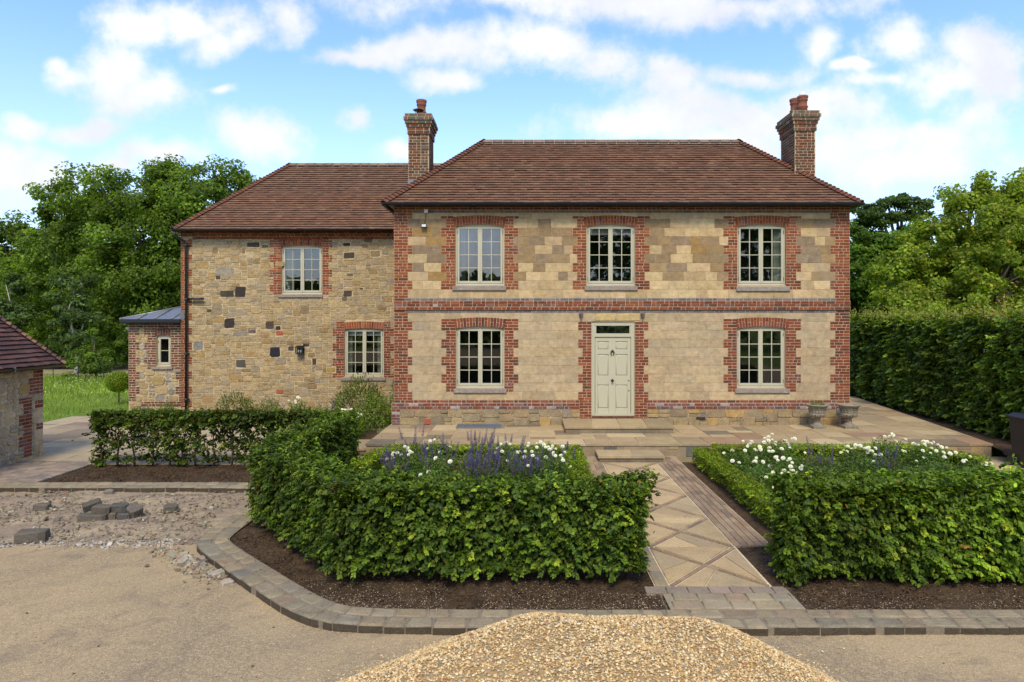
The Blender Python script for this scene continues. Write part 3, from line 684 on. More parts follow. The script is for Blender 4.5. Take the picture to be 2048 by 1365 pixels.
def ridge(name, p0, p1, mat, parent, pal, L=.30):
    p0, p1 = Vector(p0), Vector(p1); d = (p1-p0); n = max(1, round(d.length/L)); st = d/n; side = d.normalized().cross(Vector((0, 0, 1))); mb = MB()
    for i in range(n):
        a = p0+st*i+st*.03; b = p0+st*(i+1)-st*.02; c = pick(pal); jz = random.uniform(-.004, .004); b0 = len(mb.v)
        for q in (a, b):
            for t in np.linspace(-1, 1, 7): mb.v.append(tuple(q+side*(t*.125)+Vector((0, 0, .085+jz-.105*abs(t)**1.5))))
        for k in range(6): mb.face((b0+k, b0+k+1, b0+8+k, b0+7+k), c, True)
        mb.face(tuple(b0+k for k in range(6, -1, -1)), c); mb.face(tuple(b0+7+k for k in range(7)), c)
    b0 = len(mb.v)
    for q in (p0, p1):
        for (t, z) in ((-.10, -.055), (-.06, .02), (0, .06), (.06, .02), (.10, -.055)): mb.v.append(tuple(q+side*t+Vector((0, 0, z))))
    for k in range(4): mb.face((b0+k, b0+k+1, b0+6+k, b0+5+k), (.42, .36, .29))
    return mb.build(name, mat, parent)
def hip_roof(x0, x1, y0, y1, ze, zr, pal, hips=(True, True), lab=None, ridgepal=None, parent=None, gauge=.12):
    parent = parent or house
    d = (y1-y0)/2; ym = (y0+y1)/2; L = x1-x0; Hs = math.hypot(d, zr-ze); k = d/Hs; kl = k if hips[0] else 0; kr = k if hips[1] else 0
    S = Vector((0, d, zr-ze)).normalized(); mb = MB()
    slope(mb, (x0, y0, ze), (1, 0, 0), S, L, Hs, kl, kr, pal, gauge); slope(mb, (x1, y1, ze), (-1, 0, 0), (0, -d, zr-ze), L, Hs, kr, kl, pal, gauge)
    if hips[0]: slope(mb, (x0, y1, ze), (0, -1, 0), (d, 0, zr-ze), y1-y0, Hs, k, k, pal, gauge)
    if hips[1]: slope(mb, (x1, y0, ze), (0, 1, 0), (-d, 0, zr-ze), y1-y0, Hs, k, k, pal, gauge)
    rf = mb.build('roof', M['tile'], parent, lab)
    HP = [(3, (.20, .078, .042)), (2, (.17, .07, .042)), (1, (.14, .065, .045))] if pal is TP else pal
    if hips[0]: bonnets('hip_tiles', (x0, y0, ze+.01), (x0+d, ym, zr), M['tile'], rf, HP); bonnets('hip_tiles', (x0, y1, ze+.01), (x0+d, ym, zr), M['tile'], rf, HP)
    if hips[1]: bonnets('hip_tiles', (x1, y0, ze+.01), (x1-d, ym, zr), M['tile'], rf, HP); bonnets('hip_tiles', (x1, y1, ze+.01), (x1-d, ym, zr), M['tile'], rf, HP)
    ridge('ridge_tiles', (x0+(d if hips[0] else 0), ym, zr), (x1-(d if hips[1] else 0), ym, zr), M['tile'], rf, ridgepal or [(1, (.20, .13, .09)), (1, (.17, .11, .08)), (1, (.23, .15, .11))])
    return rf
ZE = 5.93; roof1 = hip_roof(-3.56, 8.50, 17.28, 21.94, ZE, 8.06, TP, lab='front hipped roof of red brown clay tiles')
ZE2 = 5.70; roof2 = hip_roof(-10.58, -1.6, 20.58, 25.72, ZE2, 8.20, TP, hips=(True, False), lab='rear hipped tile roof of the wing')
so_ = MB(); so_.box((-3.48, 17.30, ZE-.05), (8.42, 21.86, ZE-.03), (.02, .02, .02)); so_.box((-10.5, 20.60, ZE2-.05), (-3.0, 25.6, ZE2-.03), (.02, .02, .02))
so_.build('soffit', M['blackp'], house)
def gutter(mb, p0, p1, out, r=.062):
    p0, p1 = Vector(p0), Vector(p1); o = Vector(out); b = len(mb.v); n = 9
    for q in (p0, p1):
        for k in range(n):
            a = math.pi*k/(n-1); mb.v.append(tuple(q+o*(math.cos(a)*r)-Vector((0, 0, math.sin(a)*r*1.05))))
        for k in range(n):
            a = math.pi*k/(n-1); mb.v.append(tuple(q+o*(math.cos(a)*r*.9)-Vector((0, 0, math.sin(a)*r*.9))))
    for k in range(n-1): mb.face((b+k, b+k+1, b+2*n+k+1, b+2*n+k), (0, 0, 0), True); mb.face((b+n+k+1, b+n+k, b+3*n+k, b+3*n+k+1), (0, 0, 0), True)
    mb.face((b, b+2*n, b+3*n, b+n), (0, 0, 0)); mb.face((b+n-1, b+2*n-1, b+4*n-1, b+3*n-1), (0, 0, 0))
    for e in (0, 2*n): mb.face(tuple(b+e+k for k in range(n)), (0, 0, 0))
g = MB(); gz = ZE-.005
gutter(g, (-3.60, 17.24, gz), (8.54, 17.24, gz), (0, -1, 0)); gutter(g, (-3.60, 17.24, gz), (-3.60, 21.9, gz), (-1, 0, 0)); gutter(g, (8.54, 17.24, gz), (8.54, 21.9, gz), (1, 0, 0))
for x in np.arange(-3.1, 8.5, .9): g.box((x-.01, 17.17, gz-.075), (x+.01, 17.34, gz-.055), (0, 0, 0))
g.build('gutter', M['blackp'], house)
g = MB(); gz = ZE2-.005; gutter(g, (-10.62, 20.54, gz), (-3.40, 20.54, gz), (0, -1, 0)); gutter(g, (-10.62, 20.54, gz), (-10.62, 25.7, gz), (-1, 0, 0))
for x in np.arange(-10.2, -3.5, .9): g.box((x-.01, 20.47, gz-.075), (x+.01, 20.64, gz-.055), (0, 0, 0))
g.build('gutter', M['blackp'], house)
g = MB(); dx_ = wx(375.5)
g.tube([(-10.56, 20.56, ZE2-.05), (-10.56, 20.56, ZE2-.18), (-10.50, 20.62, ZE2-.25), (dx_-.06, 20.76, ZE2-.33), (dx_, 20.80, ZE2-.42), (dx_, 20.80, .1)], .038, (0, 0, 0), 10)
for z in (5.2, 3.55, 1.9, .5): g.tube([(dx_, 20.80, z), (dx_, 20.80, z+.07)], .048, (0, 0, 0), 10); g.box((dx_-.07, 20.82, z+.02), (dx_+.07, 20.895, z+.05), (0, 0, 0))
g.tube([(dx_, 20.80, wz(598)), (wx(411), 20.80, wz(598))], .03, (0, 0, 0), 8)
g.build('downpipe', M['blackp'], house)
# ------------------------------------------------------------------ chimneys
def chimney(x0, x1, y0, y1, zb, zt, lab):
    zc = zt-.53; mb = MB()
    def ring(a, b, c, d, z0, z1, n, pal=BRO):
        for (o, U, L) in (((a, c, 0), (1, 0, 0), b-a), ((b, c, 0), (0, 1, 0), d-c), ((b, d, 0), (-1, 0, 0), b-a), ((a, d, 0), (0, -1, 0), d-c)):
            brick_fill(mb, 0, L, z0, z1, 0, pal, frame(o, U, (0, 0, 1)), n=n, mortar=(.42, .34, .21), w0=-.03, par=random.randint(0, 1), j=.0075)
        mb.box((a+.01, c+.01, z0), (b-.01, d-.01, z1-.001), (.3, .25, .17))
    ring(x0, x1, y0, y1, zb, zc, round((zc-zb)/CH))
    for i, e in enumerate((.03, .03, .055, .085, .115, .085)):
        z = zc+i*.088; ring(x0-e, x1+e, y0-e, y1+e, z, z+.087, 1, BRO if i < 3 else [(2, (.13, .10, .07)), (2, (.19, .09, .055)), (1, (.10, .085, .06)), (1, (.26, .22, .15))])
    b = len(mb.v); xm, ym = (x0+x1)/2, (y0+y1)/2
    for p in ((x0-.05, y0-.05, zt-.003), (x1+.05, y0-.05, zt-.003), (x1+.05, y1+.05, zt-.003), (x0-.05, y1+.05, zt-.003), (x0+.1, y0+.1, zt+.05), (x1-.1, y0+.1, zt+.05), (x1-.1, y1-.1, zt+.05), (x0+.1, y1-.1, zt+.05)): mb.v.append(p)
    for i in range(4): j = (i+1) % 4; mb.face((b+i, b+j, b+4+j, b+4+i), (.46, .40, .28))
    mb.face((b+4, b+5, b+6, b+7), (.46, .40, .28))
    ch = mb.build('chimney', M['chim'], house, lab)
    return ch
def pot(x, y, z, h, r, par, lab=None):
    b = MB(); b.lathe((x, y, z), [(r*1.0, 0), (r*.98, h*.3), (r*1.12, h*.34), (r*1.12, h*.38), (r*.95, h*.42), (r*.92, h*.68), (r*1.08, h*.72), (r*1.08, h*.78), (r*.98, h*.82), (r*1.16, h*.88), (r*1.18, h*.98), (r*1.05, h), (r*.85, h), (r*.8, h*.6)], (.22, .085, .052), 20)
    return b.build('chimney_pot', M['pot'], par, lab)
YC = 18.3; zl = Z_at(228.5, YC); ch1 = chimney(X_at(816.5, YC), X_at(858, YC), YC, YC+.9, 5.9, zl, 'left chimney stack with one pot and a black cowl')
pot(X_at(843, 18.95), 18.95, zl+.03, Z_at(201, 18.95)-zl-.03, .125, ch1)
cw = MB(); cxw, cyw = X_at(837, 18.62), 18.62; cw.tube([(cxw, cyw, zl), (cxw, cyw, zl+.10)], .085, (0, 0, 0), 12)
for a in range(4): cw.tube([(cxw+.08*math.cos(a*1.57+.4), cyw+.08*math.sin(a*1.57+.4), zl+.05), (cxw+.08*math.cos(a*1.57+.4), cyw+.08*math.sin(a*1.57+.4), zl+.20)], .008, (0, 0, 0), 5)
cw.lathe((cxw, cyw, zl+.19), [(.15, 0), (.15, .01), (.05, .05), (.01, .055)], (0, 0, 0), 18); cw.build('cowl', M['black'], ch1)
zr_ = Z_at(222.5, YC); ch2 = chimney(X_at(1589.5, YC), X_at(1630.5, YC), YC, YC+1.0, 5.9, zr_, 'right chimney stack with two clay pots')
pot(X_at(1605, 18.62), 18.62, zr_+.03, Z_at(193, 18.62)-zr_-.03, .125, ch2, 'nearer pot with a pale domed cap')
pot(X_at(1586.5, 19.03)+.05, 19.03, zr_+.02, Z_at(198, 19.03)-zr_-.03, .13, ch2)
cp = MB(); cp.lathe((X_at(1605, 18.62), 18.62, Z_at(194, 18.62)), [(.11, 0), (.10, .05), (.07, .11), (.03, .14), (.01, .15)], (.6, .6, .6), 16); cp.build('pot_cap', M['white'], ch2)
# lead flashing at chimney foot
fl = MB(); fl.box((X_at(816.5, YC)-.01, YC-.012, 6.55), (X_at(858, YC)+.01, YC-.002, 6.72), (.3, .3, .3)); fl.build('flashing', M['lead'], house)
# ------------------------------------------------------------------ lean-to
YL = 21.1; FLn = frame((0, YL, 0), (1, 0, 0), (0, 0, 1)); lx = lambda px: X_at(px, YL); lz = lambda py: Z_at(py, YL)
l0, l1 = lx(257.5), lx(362.5)
lw = MB(); lbk = MB(); hol = [(lx(313), lx(341.8), lz(732.7), lz(670))]; occ = list(hol)
grid_backing(lw, l0, l1, 0, lz(641), hol, -.012, .13, (.50, .39, .23), FLn, (.3, .12, .07))
LM = (.58, .44, .27)
def lbr(a, b, y0, y1, n=None, par=0, w1=.004):
    brick_fill(lbk, lx(a), lx(b), lz(y1), lz(y0), w1, BRO+[(2, (.2, .085, .07))], FLn, n=n, par=par, mortar=LM, j=.008); occ.append((lx(a), lx(b), lz(y1), lz(y0)))
lbr(257.5, 362.5, 641, 651, 2, 0, .02); lbr(257.5, 362.5, 651, 656, 1)
y = 656.0; i = 0
while y < 800:
    y2 = min(y+14.7, 803); wd = i % 2 == 0
    lbr(257.5, 279.7 if wd else 272, y, y2, par=i)
    if y < 738: lbr(288 if wd else 295, 313, y, min(y2, 739), par=i); lbr(341.8, 362.5, y, min(y2, 739), par=i)
    else: lbr(350.5 if wd else 357.5, 362.5, y, y2, par=i)
    y = y2; i += 1
lbr(282, 362.5, 803, 813, 2); occ.append((lx(309), lx(343), lz(671), lz(654)))
arch(lbk, lx(309.5), lx(342), lz(671.5)-.01, lz(655.5), .03, -.09, .010, BRO, FLn, LM)
rubble_fill(lw, l0, l1, .05, lz(656), FLn, RUBG+RUB[:2], occ, cell=.10, amp=.012, joint=.012, rnd=True, sizes=[(3, 2, 2), (3, 3, 2), (2, 3, 3), (2, 1, 1), (2, 4, 3), (2, 2, 1)])
FLs = frame((l0, YL+3, 0), (0, -1, 0), (0, 0, 1)); brick_fill(lbk, 0, 3, 0, lz(641), 0, BRO, FLs, mortar=LM)
ll = lw.build('wall', M['rubble'], house, 'small lean-to wall of brick quoins and rubble'); lbk.build('brickwork', M['brick'], ll)
mk_window(house, lx(313), lx(341.8), lz(732.7), lz(671), FLn, M['glass'], cols=1, rows=2, casements=1, sill=(lx(305), lx(346), lz(739.3), lz(734)), rise=.03, lab='small single casement window of the lean-to')
lr = MB(); ex0, ey, ez = X_at(239, 20.83), 20.83, 2.99; rx = XWL; t = rx-ex0; zt = ez+t*.31
pA, pB, pC = Vector((ex0, ey, ez)), Vector((rx, ey, ez)), Vector((rx, ey+t, zt)); pD = Vector((ex0, ey+2*t, ez))
lr.quad([pA, pB, pC], (.5, .5, .5)); lr.quad([pD, pA, pC], (.5, .5, .5)); lr.quad([Vector((rx, ey+2*t, ez)), pD, pC], (.5, .5, .5))
lr.tube([pA, pC], .035, (.5, .5, .5), 6)
for k in range(1, 4):
    s = t*k/3.6; xx = ex0+s+.05; lr.tube([(xx, ey, ez+.012), (xx, ey+s, ez+.012+s*.31)], .022, (.5, .5, .5), 6)
for k in range(1, 7):
    s = 2*t*k/7; m_ = min(s, 2*t-s); lr.tube([(ex0, ey+s, ez+.012), (ex0+m_, ey+s, ez+.012+m_*.31)], .022, (.5, .5, .5), 6)
lrf = lr.build('roof', M['lead'], house, 'low grey lead roof of the lean-to')
lf_ = MB(); lf_.box((ex0, ey-.006, ez-.10), (rx, ey+.03, ez-.002), (0, 0, 0)); lf_.box((ex0-.006, ey, ez-.10), (ex0+.03, ey+2*t, ez-.003), (0, 0, 0)); lf_.box((ex0+.02, ey+.03, ez-.13), (rx, ey+.35, ez-.09), (0, 0, 0)); lf_.build('fascia', M['blackp'], lrf)
lg = MB(); lg.box((lx(243.5), YL+.2, lz(660)), (lx(257), YL+.45, lz(655)), (.4, .4, .4)); lg.box((lx(247), YL+.22, lz(662.5)), (lx(257), YL+.4, lz(660)), (.6, .6, .6)); lg.build('hood', M['lead'], house, 'small grey hood on the side of the lean-to')
fsh = MB(); fsh.box((wx(361)-.01, YW-.012, wz(640)), (wx(369), YW-.004+.0, wz(622)), (.3, .3, .3)); fsh.build('flashing', M['lead'], house)
# ------------------------------------------------------------------ things fixed to the walls
def at_main(px, py, w=0): return FM(mx(px), mz(py), w)
o = empty('floodlight', at_main(849, 453, .05), 'small black floodlight high on the front wall with its cable', 'floodlight')
b = MB(); b.box((mx(843.5), YM-.11, mz(456.5)), (mx(854.5), YM-.06, mz(449)), (0, 0, 0)); b.box((mx(847), YM-.07, mz(455)), (mx(851), YM+.0, mz(451)), (0, 0, 0)); b.build('housing', M['black'], o)
b = MB(); b.rect(mx(844.8), mx(853.2), mz(455.2), mz(450.3), .108, .114, (.5, .5, .5), .001, FM); b.build('lens', M['white'], o)
b = MB(); b.tube([at_main(849, 449, .03), at_main(851.5, 440, .01), at_main(852, 425, .01)], .006, (0, 0, 0), 6); b.build('cable', M['black'], o)
b = MB(); b.rect(mx(849), mx(856.5), mz(427), mz(420), .01, .09, (.6, .6, .5), .006, FM); b.build('junction_box', M['white'], o)
o = empty('wall_lantern', FW(wx(602), wz(701), .05), 'square black wall lantern on the rubble wall of the wing', 'lantern')
b = MB(); lx0, lx1, z0, z1 = wx(594.5), wx(609.5), wz(708.5), wz(693.5)
b.box((lx0, YW-.20, z1-.03), (lx1, YW-.02, z1), (0, 0, 0)); b.box((lx0+.03, YW-.17, z1), (lx1-.03, YW-.02, z1+.03), (0, 0, 0)); b.box((lx0+.01, YW-.19, z0), (lx1-.01, YW-.02, z0+.025), (0, 0, 0))
for x in (lx0+.005, lx1-.025):
    for y_ in (YW-.195, YW-.05): b.box((x, y_, z0+.02), (x+.02, y_+.02, z1-.02), (0, 0, 0))
b.box((lx0+.04, YW-.03, z0+.02), (lx1-.04, YW-.005, z1-.02), (0, 0, 0)); b.build('frame', M['black'], o)
b = MB(); b.quad([(lx0+.02, YW-.188, z0+.02), (lx1-.02, YW-.188, z0+.02), (lx1-.02, YW-.188, z1-.02), (lx0+.02, YW-.188, z1-.02)], C1); b.build('pane', M['glass'], o)
b = MB(); 
for x in (lx0+.08, lx1-.08): b.tube([(x, YW-.11, z0+.03), (x, YW-.11, z0+.15)], .022, (.6, .6, .5), 8)
b.build('bulb', M['white'], o)
b = MB(); b.rect(mx(1670.5), mx(1680), mz(827), mz(817), .056, .085, (.5, .5, .5), .004, FM)
tag(b.build('meter_box', M['grate']), 'small grey box on the plinth between the two urns', 'box')
# ================================================================== GROUND, PAVING, BEDS
def ground_mat(name, cols, scale, rough=.95, speck=None, bstr=.6, bdist=.01, big=1.2):
    m, T = new_mat(name)
    a = T.noise(T.pos, big, 5, .6, .6); b = T.noise(T.pos, scale, 5, .7)
    c = T.mix(T.smooth(a, .35, .65), (*cols[0], 1), (*cols[1], 1)); c = T.mix(T.smooth(b, .42, .75), c, (*cols[2], 1))
    if speck:
        v = T.new('ShaderNodeTexVoronoi'); v.inputs['Scale'].default_value = speck[0]; T.l.new(T.pos, v.inputs['Vector'])
        sp = T.new('ShaderNodeSeparateColor'); T.l.new(v.outputs['Color'], sp.inputs[0])
        k = T.math('MULTIPLY', T.smooth(sp.outputs[0], speck[1], speck[1]+.1), T.smooth(v.outputs['Distance'], .42, .25))
        c = T.mix(T.math('MULTIPLY', k, speck[3]), c, (*speck[2], 1))
    if name == 'sandy_drive':
        c = T.mix(T.math('MULTIPLY', T.smooth(T.noise(T.pos, 1.7, 6, .65, 1.5), .50, .66), .55), c, (.215, .165, .11, 1))
        c = T.mix(1, c, T.ramp(T.noise(T.pos, 75, 3, .8), [(.32, .62), (.68, 1.3)]), 'MULTIPLY')
    T.put(T.p.inputs['Base Color'], c); T.p.inputs['Roughness'].default_value = rough; T.p.inputs['Specular IOR Level'].default_value = .2
    bump(T, b, bstr, bdist); return m
M['drive'] = ground_mat('sandy_drive', ((.385, .275, .145), (.27, .198, .115), (.43, .33, .19)), 24, speck=(80, .45, (.52, .43, .28), .85), bdist=.014, big=.55)
M['hardcore'] = ground_mat('broken_hardcore', ((.255, .19, .135), (.36, .28, .17), (.20, .15, .11)), 16, speck=(60, .6, (.36, .30, .23), .7), bstr=1, bdist=.02, big=1.6)
M['soil'] = ground_mat('dark_soil', ((.062, .038, .020), (.095, .058, .030), (.030, .019, .011)), 22, speck=(55, .86, (.35, .27, .17), .8), bstr=1, bdist=.03, big=2.2)
M['grass'] = ground_mat('grass_ground', ((.13, .20, .022), (.16, .21, .03), (.09, .15, .02)), 5, bstr=.8, bdist=.05, big=.25)
M['sandbed'] = ground_mat('pointing_sand', ((.34, .26, .165), (.30, .23, .145), (.38, .30, .2)), 60, big=3)
M['chips'] = masonry('stone_chips', fine=60, coarse=15, contrast=.25, bstr=.3)
def sheet(name, x0, x1, y0, y1, z, mat, res=None, amp=0, freq=3, poly=None, edge=True, seed=1, kind='structure', extra=None):
    if res is None:
        mb = MB(); mb.quad([(x0, y0, z), (x1, y0, z), (x1, y1, z), (x0, y1, z)], (.5, .5, .5)); return tag(mb.build(name, mat), kind=kind)
    nx = int((x1-x0)/res)+1; ny = int((y1-y0)/res)+1; X, Y = np.meshgrid(np.linspace(x0, x1, nx), np.linspace(y0, y1, ny)); P = np.stack([X.ravel(), Y.ravel(), np.zeros(nx*ny)], 1)
    h = pn(P, freq, seed)*.55+pn(P, freq*2.7, seed+1)*.28+pn(P, freq*7, seed+2)*.12+RNG.normal(0, .12, len(P))
    P[:, 2] = z+h*amp
    if extra is not None: P[:, 2] += extra(P)
    i = np.arange((nx-1)*(ny-1)); r, c = i//(nx-1), i % (nx-1); b = r*nx+c; F = np.stack([b, b+1, b+nx+1, b+nx], 1)
    if poly is not None:
        cen = P[F].mean(1); F = F[poly(cen)]
    return tag(link(name, np_mesh(name, P, F, np.full((len(F), 3), .5), True), mat), kind=kind)
# one ground sheet to the horizon
mb = MB(); mb.quad([(-700, -300, -.16), (700, -300, -.16), (700, 900, -.16), (-700, 900, -.16)], (.5, .5, .5)); tag(mb.build('ground', M['grass']), kind='structure')
sheet('lawn', -60, -13.9, 15.1, 46, -.03, M['grass'], .5, .03, .6)
sheet('lawn', -13.92, -2.0, 21.06, 46, -.034, M['grass'], .5, .03, .6)
sheet('lawn', 12.6, 60, 8, 50, -.03, M['grass'], .6, .03, .6)
sheet('lawn', -2.0, 12.6, 23, 46, -.038, M['grass'], .6, .03, .6)
# drive (compacted) with the broken-up strip on the left
sheet('drive', -16, 16, -6, 9.25, -.085, M['drive'], .05, .012, 1.6, seed=2)
sheet('drive', -16, 16, -40, -6, -.088, M['drive'])
def hc_extra(P):
    e = np.exp(-(((P[:, 0]+6.6)/1.1)**2+((P[:, 1]-11.5)/.35)**2))*.06+np.exp(-(((P[:, 0]+5.9)/.5)**2+((P[:, 1]-10.0)/.35)**2))*.07
    e -= .05*np.clip((9.3-P[:, 1])/.22, 0, 1)
    e += np.exp(-(((P[:, 0]+9.)/1.4)**2+((P[:, 1]-11.6)/.3)**2))*.07
    return e
sheet('broken_ground', -14, -4.40, 9.05, 12.2, -.088, M['hardcore'], .035, .035, 5, seed=3, extra=hc_extra)
# ---- kerb of two rows of setts
KP = [(3, (0.290, 0.233, 0.144)), (3, (0.267, 0.218, 0.139)), (2, (0.307, 0.239, 0.144)), (1.5, (0.238, 0.204, 0.139)), (1, (0.278, 0.204, 0.128)), (.4, (0.192, 0.169, 0.123))]
def offset_path(pts, d):
    o = []
    for i, p in enumerate(pts):
        a = pts[max(i-1, 0)]; b = pts[min(i+1, len(pts)-1)]; n = Vector((-(b[1]-a[1]), b[0]-a[0])).normalized()
        t1 = Vector((p[0]-a[0], p[1]-a[1])); k = 1
        if 0 < i < len(pts)-1:
            e = Vector((b[0]-p[0], b[1]-p[1])).normalized(); k = 1/max(.5, math.cos(t1.normalized().angle(e)/2))
        o.append((p[0]+n.x*d*k, p[1]+n.y*d*k))
    return o
def smooth_path(pts, it=3):
    for _ in range(it):
        q = [pts[0]]
        for a, b in zip(pts[:-1], pts[1:]):
            L = math.hypot(b[0]-a[0], b[1]-a[1]); f = min(.25, .35/max(L, .01))
            q += [(a[0]+(b[0]-a[0])*f, a[1]+(b[1]-a[1])*f), (b[0]-(b[0]-a[0])*f, b[1]-(b[1]-a[1])*f)]
        pts = q+[pts[-1]]
    return pts
def resample(pts, step, jit=0):
    o = [pts[0]]; acc = 0; nxt = step
    for a, b in zip(pts[:-1], pts[1:]):
        L = math.hypot(b[0]-a[0], b[1]-a[1])
        while acc+L >= nxt:
            t = (nxt-acc)/L; o.append((a[0]+(b[0]-a[0])*t, a[1]+(b[1]-a[1])*t)); nxt += step*random.uniform(1-jit, 1+jit)
        acc += L
    return o
kerb = [(-16, 12.1), (-4.9, 12.1), (-4.47, 11.9), (-4.47, 9.35), (-4.35, 8.95), (-2.35, 6.88), (-1.75, 6.62), (.4, 6.6), (16, 6.62)]
kerb_s = smooth_path(kerb, 3)
def at_arc(path):
    d = [0]
    for a, b in zip(path[:-1], path[1:]): d.append(d[-1]+math.hypot(b[0]-a[0], b[1]-a[1]))
    P = np.array(path); D_ = np.array(d)
    return lambda s: (float(np.interp(s, D_, P[:, 0])), float(np.interp(s, D_, P[:, 1]))), d[-1]
def sett_row(mb, path, d0, d1, z0, z1, step, pal, gap=.008, off=0, bev=.014, tj=.006):
    """path is parametrised by its inner and outer offsets so the stones fan round the bends"""
    n = 400; f, L = at_arc(path); base = [f(L*i/n) for i in range(n+1)]; A = offset_path(base, d0); B = offset_path(base, d1)
    s = off
    while s < L-.05:
        e = min(L, s+step*random.uniform(.72, 1.25)); ia, ib = s/L*n, e/L*n
        g = lambda Q, t: (float(np.interp(t, range(n+1), [q[0] for q in Q])), float(np.interp(t, range(n+1), [q[1] for q in Q])))
        P = [g(A, ia), g(A, ib), g(B, ib), g(B, ia)]; j = lambda: random.uniform(-.006, .006)
        P = [(p[0]+j(), p[1]+j()) for p in P]
        if area(P) < 0: P.reverse()
        P = inset(P, gap*random.uniform(.6, 1.4))
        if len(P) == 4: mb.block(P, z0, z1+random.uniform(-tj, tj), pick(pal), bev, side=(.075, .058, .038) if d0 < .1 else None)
        s = e
def strip(mb, path, d0, d1, z, c, zb=None):
    n = 200; f, L = at_arc(path); base = [f(L*i/n) for i in range(n+1)]; A = offset_path(base, d0); B = offset_path(base, d1)
    for i in range(n):
        mb.quad([(*A[i], z), (*A[i+1], z), (*B[i+1], z), (*B[i], z)], c)
        if zb is not None: mb.quad([(*A[i], zb), (*A[i+1], zb), (*A[i+1], z), (*A[i], z)], c)
kb_ = MB(); strip(kb_, kerb_s, .012, .41, -.008, (.235, .19, .13), -.2)
random.seed(21)
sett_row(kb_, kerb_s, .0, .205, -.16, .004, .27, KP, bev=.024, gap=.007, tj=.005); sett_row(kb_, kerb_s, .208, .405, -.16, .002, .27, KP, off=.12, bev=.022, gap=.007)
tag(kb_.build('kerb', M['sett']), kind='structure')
# ---- front path : apron of setts, diamond path, brick margins
pa = MB()
for (a, b, c, d, q) in ((1.1, 3.26, 9.0, 14.9, -.014), (1.45, 2.765, 7.6, 9.0, -.014), (1.50, 2.90, 7.0, 7.6, -.014)): pa.quad([(a, c, q), (b, c, q), (b, d, q), (a, d, q)], (.60, .49, .33) if c > 7.1 else (.28, .23, .155))
PX0, PX1 = 1.62, 2.74
for r, yy in enumerate((7.02, 7.225)): 
    x = PX0-.10+random.uniform(0, .1)
    while x < PX1+.12:
        e = min(x+random.uniform(.20, .33), PX1+.16); pa.rect(x+.009, e-.009, yy+.009, yy+.195, -.1, .003+random.uniform(-.004, .004), pick(KP), .014); x = e
x = PX0-.3
while x < PX1+.12: pa.rect(x+.004, min(x+.235, PX1+.14)-.004, 7.435, 7.60, -.1, .003, pick([(1, (.24, .19, .14)), (1, (.27, .20, .15))]), .006); x += .235
FL = [(5, (0.429, 0.310, 0.161)), (4, (0.391, 0.284, 0.152)), (3, (0.463, 0.341, 0.184)), (2, (0.353, 0.263, 0.147)), (1, (0.330, 0.221, 0.120))]
BRK = [(3, (0.268, 0.181, 0.110)), (3, (0.227, 0.159, 0.102)), (2, (0.302, 0.217, 0.133)), (1, (0.181, 0.138, 0.093))]
def split_poly(p, n):
    out = [p]
    for _ in range(n):
        out.sort(key=lambda q: -area(q)); q = out.pop(0); cx_ = sum(a[0] for a in q)/len(q); cy_ = sum(a[1] for a in q)/len(q); a = random.uniform(0, math.pi)
        A, B = math.cos(a), math.sin(a); c = A*cx_+B*cy_+random.uniform(-.08, .08)
        p1, p2 = clip(q, A, B, c), clip(q, -A, -B, -c); out += [r for r in (p1, p2) if r]
    return out
cellL = (14.2-7.62)/5
for k in range(5):
    y0, y1 = 7.62+cellL*k, 7.62+cellL*(k+1); xm, ym = (PX0+PX1)/2, (y0+y1)/2; cn = [(PX0, y0), (PX1, y0), (PX1, y1), (PX0, y1)]
    dg = math.hypot(PX1-PX0, cellL)
    for i in range(4):
        p = [cn[i], cn[(i+1) % 4], (xm, ym)]
        a_, b_ = (cellL/dg, (PX1-PX0)/dg)
        # keep clear of the two diagonal bands
        for q in split_poly(p, 1 if random.random() < .45 else 0):
            r = q
            for (A, B) in ((cellL, -(PX1-PX0)), (cellL, (PX1-PX0))):
                n = math.hypot(A, B); A /= n; B /= n; c0 = A*xm+B*ym; cen = sum(A*t[0]+B*t[1] for t in r)/max(1, len(r))-c0 if r else 0
                if not r: break
                r = clip(r, A, B, c0-.044) if cen < 0 else clip(r, -A, -B, -(c0+.044))
            r = inset(r, .008) if r else r
            if r and area(r) > .004: pa.block(r, -.08, .002+random.uniform(-.002, .002), pick(FL), .004)
    for (s, t) in ((cn[0], cn[2]), (cn[1], cn[3])):
        S, T_ = Vector(s), Vector(t); d = (T_-S); Ln = d.length; d.normalize(); nrm = Vector((-d.y, d.x)); u = .02
        while u < Ln-.05:
            e = min(u+.215, Ln-.02)
            if True:
                P = [S+d*u-nrm*.027, S+d*(e-.012)-nrm*.027, S+d*(e-.012)+nrm*.027, S+d*u+nrm*.027]
                P = [(min(max(p.x, PX0), PX1), min(max(p.y, y0), y1)) for p in P]
                if area(P) > .001: pa.block(P, -.08, .001 if s == cn[0] else -.001, pick(BRK), .003)
            u = e
for (a, b, ystart) in ((PX1+.012, 3.245, 9.0), (1.12, PX0-.012, 9.0)):
    nr = 5; wd = (b-a)/nr
    for r in range(nr):
        y = ystart-random.uniform(0, .2)
        while y < 14.86:
            e = min(y+.225, 14.86); pa.rect(a+r*wd+.0055, a+(r+1)*wd-.0055, max(y, ystart)+.006, e-.006, -.08, .001+random.uniform(-.003, .003), pick(BRK), .004); y = e
for (a, b) in ((1.46, PX0-.014),):
    y = 7.62
    while y < 8.9: pa.rect(a, b, y+.004, y+.22, -.08, .001, pick(BRK if a > 2 and False else KP), .005); y += .225
y = 14.205; x = 1.12
while x < 3.24: pa.rect(x+.004, x+.21, y+.004, 14.86, -.08, .001, pick(BRK), .004); x += .215
tag(pa.build('garden_path', M['slab']), kind='structure')
